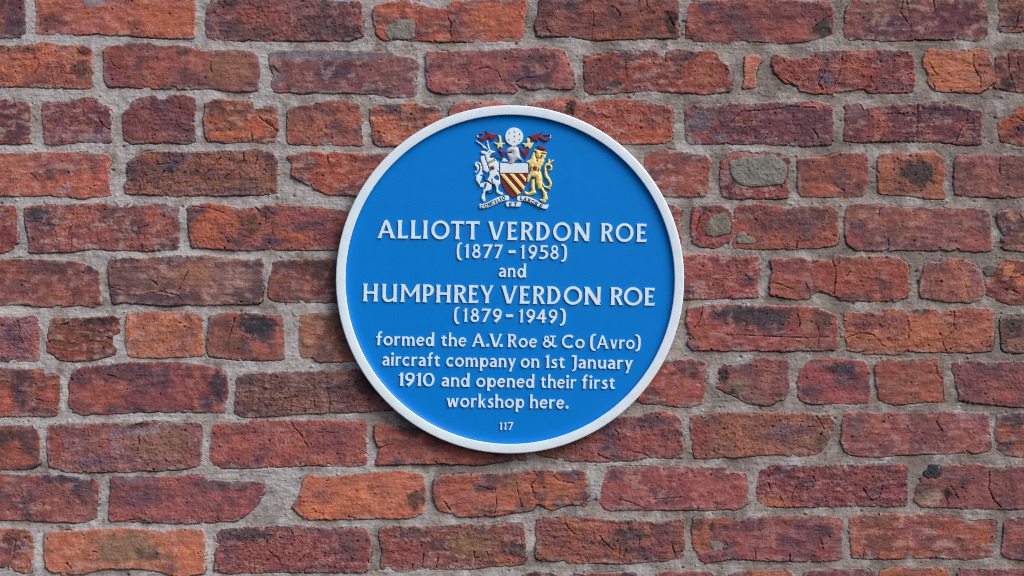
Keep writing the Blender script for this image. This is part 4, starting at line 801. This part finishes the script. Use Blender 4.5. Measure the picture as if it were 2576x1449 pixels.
def z6(a): return 1620 + a / 5.0505
def z7(a): return 1220 + a / 5.0505
def z8(a): return 1580 + a / 5.0505
LN = 'line_of_lettering'
emit(LN, run([('A', z3(207), z3(522)), ('L', z3(555), z3(738)), ('L', z3(782), z3(962)), ('I', z3(992), z3(1077)), ('O', z3(1135), z3(1447)), ('T', z3(1463), z3(1702)), ('T', z3(1720), z3(1965)), ('V', z3(2105), z3(2393)), ('E', z3(2437), z4(150)), ('R', z4(200), z4(428)), ('D', z4(460), z4(698)), ('O', z4(755), z4(1060)), ('N', z4(1105), z4(1383)), ('R', z4(1575), z4(1797)), ('O', z4(1825), z4(2135)), ('E', z4(2183), z4(2370))], bl(765.6), 59 * UP), M_WHITE, plaque, 'upper line of large white raised capitals, below the coat of arms')
emit(LN, run([('(', z3(1575), z3(1674)), ('1', z3(1712), z3(1788)), ('8', z3(1842), z3(1988)), ('7', z3(2028), z3(2192)), ('7', z3(2222), z3(2368)), ('-', z3(2465), z4(118)), ('1', z4(203), z4(274)), ('9', z4(337), z4(487)), ('5', z4(510), z4(678)), ('8', z4(713), z4(858)), (')', z4(896), z4(1000))], bl(824.6), 44.5 * UP), M_WHITE, plaque, 'white raised dates in brackets under the upper name')
emit(LN, run([('a', z3(2303), z3(2430)), ('n', z3(2453), z4(125)), ('d', z4(152), z4(305))], bl(884), 43 * UP), M_WHITE, plaque, 'short white word between the two names')
emit(LN, run([('H', z5(133), z5(377)), ('U', z5(437), z5(689)), ('M', z5(735), z5(1060)), ('P', z5(1093), z5(1277)), ('H', z5(1310), z5(1553)), ('R', z5(1598), z5(1812)), ('E', z5(1833), z5(2002)), ('Y', z5(2018), z5(2247)), ('V', z5(2358), z6(154)), ('E', z6(182), z6(359)), ('R', z6(398), z6(602)), ('D', z6(627), z6(847)), ('O', z6(897), z6(1197)), ('N', z6(1223), z6(1497)), ('R', z6(1652), z6(1864)), ('O', z6(1867), z6(2166)), ('E', z6(2198), z6(2376))], bl(968.3), 57.4 * UP), M_WHITE, plaque, 'lower and widest line of large white raised capitals')
emit(LN, run([('(', z5(1605), z5(1699)), ('1', z5(1755), z5(1824)), ('8', z5(1872), z5(2014)), ('7', z5(2048), z5(2205)), ('9', z5(2233), z5(2377)), ('-', z5(2442), z6(88)), ('1', z6(183), z6(248)), ('9', z6(298), z6(441)), ('4', z6(463), z6(624)), ('9', z6(658), z6(801)), (')', z6(836), z6(937))], bl(1028.5), 43 * UP), M_WHITE, plaque, 'white raised dates in brackets under the lower name')
c6 = 42 * UP
emit(LN, word('formed', z5(355), z5(1296), bl(1107.4), c6) + word('the', z5(1406), z5(1812), bl(1107.4), c6) + run([('A', z5(1898), z5(2112)), ('.', z5(2130), z5(2185)), ('V', z5(2178), z5(2392)), ('.', z5(2347), z5(2402))], bl(1107.4), c6) + word('Roe', z5(2478), z6(478), bl(1107.4), c6) + word('&', z6(570), z6(802), bl(1107.4), c6) + word('Co', z6(878), z6(1248), bl(1107.4), c6) + word('(', z6(1330), z6(1430), bl(1107.4), c6) + word('Avro', z6(1436), z6(2054), bl(1107.4), c6) + word(')', z6(2060), z6(2152), bl(1107.4), c6), M_WHITE, plaque, 'first white line of the small sentence, ending in brackets')
emit(LN, word('aircraft', z5(460), z5(1392), bl(1172), c6) + word('company', z5(1492), z6(148), bl(1172), c6) + word('on', z6(218), z6(524), bl(1172), c6) + word('1st', z6(612), z6(932), bl(1172), c6) + word('January', z6(1035), z6(2035), bl(1172), c6), M_WHITE, plaque, 'second white line of the small sentence')
emit(LN, word('1910', z7(273), z7(854), bl(1236), c6) + word('and', z7(966), z7(1422), bl(1236), c6) + word('opened', z7(1526), z7(2467), bl(1236), c6) + word('their', z8(748), z8(1322), bl(1236), c6) + word('first', z8(1410), z8(1950), bl(1236), c6), M_WHITE, plaque, 'third white line of the small sentence, starting with a year')
emit(LN, word('workshop', z7(1052), z7(2307), bl(1301.3), c6) + word('here.', z8(576), z8(1205), bl(1301.3), c6), M_WHITE, plaque, 'short last white line of the small sentence')
emit(LN, run([('1', z7(1912), z7(1957)), ('1', z7(1982), z7(2027)), ('7', z7(2053), z7(2137))], bl(1372), 25 * UP), M_WHITE, plaque, 'tiny white number at the foot of the plaque')
# ------------------------------------------------------------------ coat of arms (traced in an 8.05x enlargement whose corner is at 1480, 380)
def e(p): return loc(1480 + p[0] / 8.05, 380 + p[1] / 8.05)
EU = UP / 8.05
def cast(name, polys, mat, parent, cuts=(), lines=(), lw=20, h=2.2, bev=.8, dome=(.5, 2.5), step=.34, label=None, z0=FIELD, smooth_pts=True, tex=None):
    PP = [np.array([e(p) for p in q]) for q in polys]
    if smooth_pts: PP = [chaikin(q) for q in PP]
    CC = [chaikin([e(p) for p in q]) for q in cuts]
    LL = [[e(p) for p in q] for q in lines]
    a = np.concatenate(PP)
    box = (a[:, 0].min() - 1, a[:, 1].min() - 1, a[:, 0].max() + 1, a[:, 1].max() + 1)
    def sdf(x, y):
        d = np.full(x.shape, -1e9)
        for q in PP: d = np.maximum(d, poly_sdf(x, y, q))
        for q in CC: d = np.minimum(d, -poly_sdf(x, y, q))
        for q in LL: d = np.minimum(d, line_dist(x, y, q) - lw * EU / 2)
        return d
    return emit(name, [relief(name, sdf, box, None, None, h=h, bev=bev, dome=dome, step=step, z0=z0, tex=tex)], mat, parent, label)
def ribbon(pts, ws, n=6):
    c = curve(pts, ws, n)[0][1]
    return [tuple(p) for p in c]
def circ(cx, cy, rx, ry=None, n=36, rot=0):
    ry = rx if ry is None else ry
    return [(cx + rx * math.cos(2 * math.pi * k / n) * math.cos(rot) - ry * math.sin(2 * math.pi * k / n) * math.sin(rot), cy + rx * math.cos(2 * math.pi * k / n) * math.sin(rot) + ry * math.sin(2 * math.pi * k / n) * math.cos(rot)) for k in range(n)]
dn = lambda q: [(x, y + 1207.5) for x, y in q]

# crest: globe with bees, helmet, mantling
bees = [(1150, 350, .1), (1283, 320, -.1), (1415, 380, -.15), (1283, 437, 0), (1140, 525, -.25), (1410, 525, .25), (1275, 572, 0)]
globe = cast('globe', [circ(1275, 440, 238, 238), [(1195, 640), (1350, 640), (1335, 690), (1210, 690)]], M_WHITE, plaque, h=3.0, dome=None, label='white globe of the crest marked with seven small bees')
cast('bee', [circ(x, y, 14, 29, 14, r) for x, y, r in bees], M_INK, globe, h=.25, dome=None, bev=.15, step=.16, z0=FIELD + 2.9)
helmet = cast('helmet', [[(1185, 692), (1290, 682), (1370, 700), (1410, 760), (1425, 900), (1450, 980), (1512, 1060), (1495, 1085), (1440, 1042), (1375, 1032), (1310, 1072), (1260, 1130), (1200, 1158), (1140, 1130), (1095, 1085), (1158, 1080), (1120, 990), (1085, 900), (1058, 840), (1085, 770), (1135, 715)]], M_SILVER, plaque, h=2.6, dome=(3.4, 10), lines=[[(1050, 865), (1195, 852)]], lw=16, label='silver grey helmet above the shield')
cast('mantling', [[(345, 460), (420, 462), (520, 420), (572, 362), (540, 300), (490, 285), (560, 290), (640, 330), (720, 360), (850, 385), (872, 402), (800, 450), (785, 510), (735, 505), (692, 588), (670, 520), (620, 470), (570, 500), (520, 560), (470, 570), (410, 540), (358, 490)], [(345, 372), (400, 343), (470, 352), (505, 368), (450, 405), (380, 405)], [(865, 745), (900, 758), (950, 800), (1045, 808), (1062, 870), (1020, 910), (980, 972), (945, 930), (930, 870), (872, 805)]], M_RED, plaque, label='dark red mantling left of the globe')
cast('mantling', [[(1625, 430), (1720, 400), (1830, 375), (1900, 345), (1990, 322), (2040, 325), (1972, 380), (1950, 420), (2030, 460), (2110, 500), (2190, 478), (2205, 510), (2140, 562), (2080, 582), (2000, 552), (1920, 490), (1892, 520), (1882, 595), (1830, 555), (1740, 530), (1705, 470)], [(2015, 385), (2100, 378), (2195, 372), (2218, 398), (2150, 424), (2060, 432)], [(1378, 698), (1440, 722), (1500, 790), (1570, 790), (1600, 738), (1655, 760), (1665, 830), (1625, 900), (1592, 1000), (1560, 1015), (1540, 960), (1480, 880), (1425, 790)]], M_RED, plaque, label='dark red mantling right of the globe')
cast('gold_leaf', [[(852, 395), (920, 405), (955, 480), (955, 590), (1000, 602), (1052, 588), (1042, 640), (970, 660), (982, 710), (962, 742), (900, 710), (870, 762), (842, 740), (840, 660), (800, 640), (748, 600), (758, 582), (830, 600), (880, 600), (890, 520)]], M_GOLD, plaque, label='gold leaf of the mantling left of the globe')
cast('gold_leaf', [[(1595, 480), (1660, 465), (1692, 510), (1680, 600), (1785, 585), (1772, 640), (1690, 772), (1650, 750), (1620, 700), (1550, 732), (1545, 680), (1480, 620), (1468, 598), (1560, 610), (1612, 600), (1598, 540)]], M_GOLD, plaque, label='gold leaf of the mantling right of the globe')

for q in ([(308, 440), (330, 388), (352, 385), (374, 440), (340, 468)], [(2188, 384), (2228, 400), (2228, 470), (2190, 502), (2163, 482), (2200, 440)]):
    cast('gold_tip', [q], M_GOLD, plaque, step=.25)

# shield
SH = [(905, 1120), (1645, 1120), (1645, 1400), (1605, 1560), (1562, 1740), (1462, 1895), (1350, 1985), (1280, 2020), (1195, 1985), (1075, 1880), (988, 1740), (938, 1600), (912, 1420)]
shield = cast('shield', [SH], M_RED, plaque, h=1.9, dome=None, bev=.8, label='shield with a white band over gold and red diagonal stripes')
cast('white_band', [[(908, 1122), (1643, 1122), (1643, 1382), (908, 1382)]], M_WHITE, shield, h=3.0, dome=None, bev=.7, smooth_pts=False)
for q in ([(915, 1388), (1028, 1388), (1463, 1890), (1362, 1955), (930, 1440)], [(1125, 1388), (1268, 1388), (1568, 1735), (1512, 1835)], [(1372, 1388), (1475, 1388), (1602, 1530), (1580, 1640)]):
    cast('gold_stripe', [q], M_GOLD, shield, h=2.9, dome=(.9, 2.6), bev=.7, smooth_pts=False)

# antelope
ante = cast('antelope', [
    [(405, 830), (430, 798), (500, 805), (580, 832), (595, 790), (660, 778), (730, 800), (798, 815), (790, 850), (700, 880), (650, 940), (638, 975), (700, 988), (757, 962), (752, 1020), (700, 1058), (600, 1100), (572, 1092), (542, 960), (515, 902), (440, 882)],
    [(278, 545), (298, 522), (400, 590), (530, 690), (612, 765), (590, 785), (520, 738), (525, 775), (440, 692), (455, 675), (400, 640), (330, 600)],
    [(550, 548), (602, 536), (625, 640), (668, 785), (620, 792), (600, 720), (572, 640), (588, 620)],
    [(415, 938), (510, 918), (545, 1000), (575, 1092), (612, 1200), (662, 1310), (640, 1345), (605, 1350), (580, 1385), (478, 1300), (470, 1200), (440, 1130), (402, 1010)],
    [(588, 1130), (700, 1088), (812, 1040), (850, 1080), (880, 1105), (885, 1250), (900, 1400), (928, 1600), (925, 1660), (872, 1700), (862, 1790), (902, 1850), (1000, 1888), (998, 1938), (900, 1938), (850, 1900), (808, 1880), (812, 1780), (788, 1700), (760, 1660), (712, 1680), (692, 1800), (640, 1838), (562, 1842), (532, 1880), (525, 1960), (548, 2105), (480, 2120), (422, 2022), (440, 1930), (480, 1870), (468, 1820), (540, 1760), (560, 1650), (565, 1560), (640, 1440), (632, 1345), (662, 1310), (612, 1200)],
    [(915, 1112), (945, 1060), (995, 998), (1040, 988), (1132, 1060), (1112, 1102), (1050, 1092), (985, 1105)],
    [(240, 1340), (320, 1312), (312, 1240), (258, 1190), (252, 1130), (290, 1088), (360, 1080), (420, 1105), (338, 1132), (375, 1200), (382, 1270), (340, 1350), (280, 1385)],
    [(345, 1128), (425, 1108), (462, 1200), (475, 1280), (435, 1350), (488, 1378), (470, 1420), (385, 1448), (455, 1465), (442, 1530), (395, 1630), (400, 1650), (470, 1630), (545, 1590), (560, 1630), (510, 1680), (492, 1770), (430, 1740), (382, 1785), (392, 1690), (320, 1620), (285, 1540), (290, 1440), (350, 1390), (402, 1290), (392, 1190)]],
    M_WHITE, plaque, cuts=[[(742, 1502), (830, 1432), (872, 1470), (882, 1568), (800, 1545)]],
    lines=[[(520, 915), (540, 1000), (572, 1095)], [(588, 1130), (612, 1210), (655, 1315)], [(428, 1115), (452, 1190), (470, 1280)], [(340, 1130), (390, 1190), (385, 1290), (300, 1400)], [(560, 1560), (640, 1620), (720, 1670), (770, 1760)], [(702, 1540), (705, 1610), (730, 1680)], [(850, 1320), (900, 1390)], [(930, 1060), (1000, 1105)]], lw=17,
    label='white antelope standing left of the shield')
cast('eye', [circ(650, 830, 24, 18, 14)], M_INK, ante, h=2.6, dome=None, bev=.4, step=.25, z0=FIELD + 1.2)
cast('collar', [[(568, 1122), (700, 1062), (812, 1002), (818, 1036), (700, 1098), (588, 1142)]], M_GOLD, ante, h=4.0)
cast('red_rose', [[(652, 1203), (690, 1195), (717, 1165), (735, 1195), (782, 1190), (776, 1235), (785, 1290), (740, 1280), (700, 1292), (662, 1268)]], M_RED, ante, h=4.2)
cast('tongue', [[(655, 950), (730, 918), (835, 908), (842, 936), (722, 956), (660, 970)]], M_RED, ante, h=2.0, dome=None)
cast('chain', [ribbon([(520, 1430), (530, 1530), (600, 1600), (720, 1665), (770, 1760), (740, 1860), (660, 1895), (560, 1865)], 15)], M_INK, ante, h=3.0, dome=None, bev=.4)
cast('chain', [ribbon([(815, 1000), (880, 985), (960, 1030), (1000, 1085)], 22)], M_INK, ante, h=1.6, dome=None, bev=.4)

# lion
def fur(x, y): return fbm(x, y, 4.0, 2, 301) * .35
lion = cast('lion', [
    [(1785, 758), (1870, 772), (2060, 820), (2130, 848), (2100, 900), (2098, 960), (2050, 1020), (2065, 1070), (2030, 1120), (2022, 1170), (1985, 1205), (1960, 1260), (1945, 1310), (1985, 1400), (2012, 1520), (2000, 1600), (2012, 1720), (1992, 1790), (1890, 1792), (1870, 1700), (1842, 1640), (1830, 1550), (1790, 1480), (1720, 1478), (1690, 1540), (1640, 1622), (1600, 1605), (1598, 1520), (1620, 1420), (1680, 1330), (1650, 1240), (1655, 1150), (1560, 1085), (1690, 1020), (1740, 880), (1768, 838), (1800, 850)],
    [(1716, 1560), (1800, 1508), (1818, 1600), (1812, 1720), (1822, 1810), (1862, 1880), (1830, 1912), (1740, 1942), (1640, 1958), (1560, 1942), (1522, 1880), (1560, 1838), (1600, 1850), (1640, 1880), (1722, 1830), (1700, 1740)],
    [(1985, 1700), (2050, 1758), (2060, 1820), (2132, 1870), (2120, 1920), (2142, 1990), (2152, 2060), (2110, 2080), (2092, 2130), (2030, 2145), (1960, 2100), (1922, 2060), (1960, 2038), (2010, 2045), (2022, 1960), (2005, 1860), (1940, 1775)],
    ribbon([(1985, 1600), (2040, 1700), (2120, 1745), (2195, 1720), (2215, 1640), (2170, 1540), (2105, 1450), (2085, 1330), (2075, 1230), (2105, 1160), (2165, 1110), (2172, 1010)], [50, 52, 56, 62, 70, 84, 92, 74, 62, 62, 60, 40]),
    ribbon([(2130, 1150), (2200, 1110), (2285, 1045)], [50, 50, 56]),
    ribbon([(2110, 1170), (2190, 1170), (2235, 1220), (2215, 1290), (2160, 1305)], [50, 62, 62, 56, 30]),
    [(2060, 1440), (2010, 1360), (2030, 1410), (2075, 1400)], [(2150, 1735), (2215, 1770), (2200, 1830), (2165, 1790), (2090, 1745)]],
    M_GOLD, plaque, h=2.4, dome=(2.2, 4.5), tex=fur,
    lines=[[(1828, 820), (1832, 930), (1856, 1000)], [(1990, 935), (1940, 1000), (1860, 985)], [(1985, 878), (2070, 882)], [(1690, 1250), (1690, 1310), (1650, 1400)], [(1822, 1500), (1835, 1680)], [(1905, 1290), (1880, 1330)]], lw=15,
    label='gold lion standing right of the shield')
cast('eye', [circ(1882, 845, 22, 24, 14)], M_INK, lion, h=2.4, dome=None, bev=.4, step=.25, z0=FIELD + 1.5)
cast('crown', [[(1885, 655), (1915, 682), (1950, 660), (1985, 692), (2015, 672), (2045, 705), (2112, 715), (2072, 815), (1980, 790), (1885, 762)]], M_RED, lion, h=3.2)
cast('tongue', [[(1852, 1008), (1912, 1008), (1912, 1080), (1880, 1115), (1838, 1070)]], M_RED, lion, h=4.6, dome=None)
cast('red_rose', [[(1752, 1203), (1790, 1195), (1808, 1150), (1825, 1192), (1890, 1205), (1870, 1245), (1874, 1320), (1800, 1328), (1752, 1292)]], M_RED, lion, h=5.2)

# motto scrolls
def scroll(pts, letters, label):
    s = cast('motto_scroll', [dn(pts)], M_WHITE, plaque, h=2.6, dome=None, bev=.8, label=label)
    pcs = []
    for ch, x, y, w_, hh, rot in letters:
        gw, shp = G[ch]
        cx, cy = e((x, y + 1207.5))
        a = -math.radians(rot) + TILT * 0
        sxx, syy = w_ * EU / gw, hh * EU
        def tx(p, cx=cx, cy=cy, a=a, sxx=sxx, syy=syy, gw=gw):
            u, v = (p[0] - gw / 2) * sxx, (p[1] - .5) * syy
            return (cx + u * math.cos(a) - v * math.sin(a), cy + u * math.sin(a) + v * math.cos(a))
        r = max(w_, hh) * EU * .85
        pcs.append(relief(ch, lambda x_, y_, shp=shp, tx=tx: sdf_of(shp, tx, x_, y_) + .19, (cx - r, cy - r, cx + r, cy + r), None, None, h=.5, bev=.2, step=.16, z0=FIELD + 2.55))
    emit('lettering', pcs, M_INK, s)
    return s
scroll([(372, 955), (460, 962), (560, 935), (700, 862), (840, 790), (960, 752), (1147, 738), (1152, 872), (1040, 882), (900, 932), (760, 1002), (620, 1062), (480, 1088), (383, 1090)],
       [('C', 455, 1030, 70, 92, -8), ('O', 550, 1005, 85, 92, -20), ('N', 648, 970, 80, 98, -25), ('C', 728, 930, 70, 92, -25), ('I', 797, 905, 30, 88, -25), ('L', 872, 878, 50, 88, -25), ('I', 930, 838, 30, 88, -22), ('O', 1010, 808, 85, 92, -15)], 'white scroll under the antelope, rising to the right')
scroll([(1046, 920), (1100, 898), (1250, 908), (1400, 896), (1472, 915), (1432, 1052), (1250, 1036), (1082, 1053)],
       [('E', 1188, 975, 75, 96, 0), ('T', 1310, 970, 90, 92, 0)], 'small middle white scroll below the shield point')
scroll([(1342, 760), (1460, 748), (1600, 758), (1750, 810), (1880, 880), (1980, 950), (2080, 986), (2182, 968), (2132, 1104), (2000, 1088), (1860, 1022), (1700, 942), (1540, 892), (1348, 892)],
       [('L', 1466, 812, 60, 92, 8), ('A', 1565, 842, 88, 92, 15), ('B', 1666, 874, 72, 94, 22), ('O', 1763, 908, 85, 92, 27), ('R', 1850, 960, 80, 96, 27), ('E', 1970, 1018, 78, 88, 22)], 'white scroll under the lion, falling to the right')
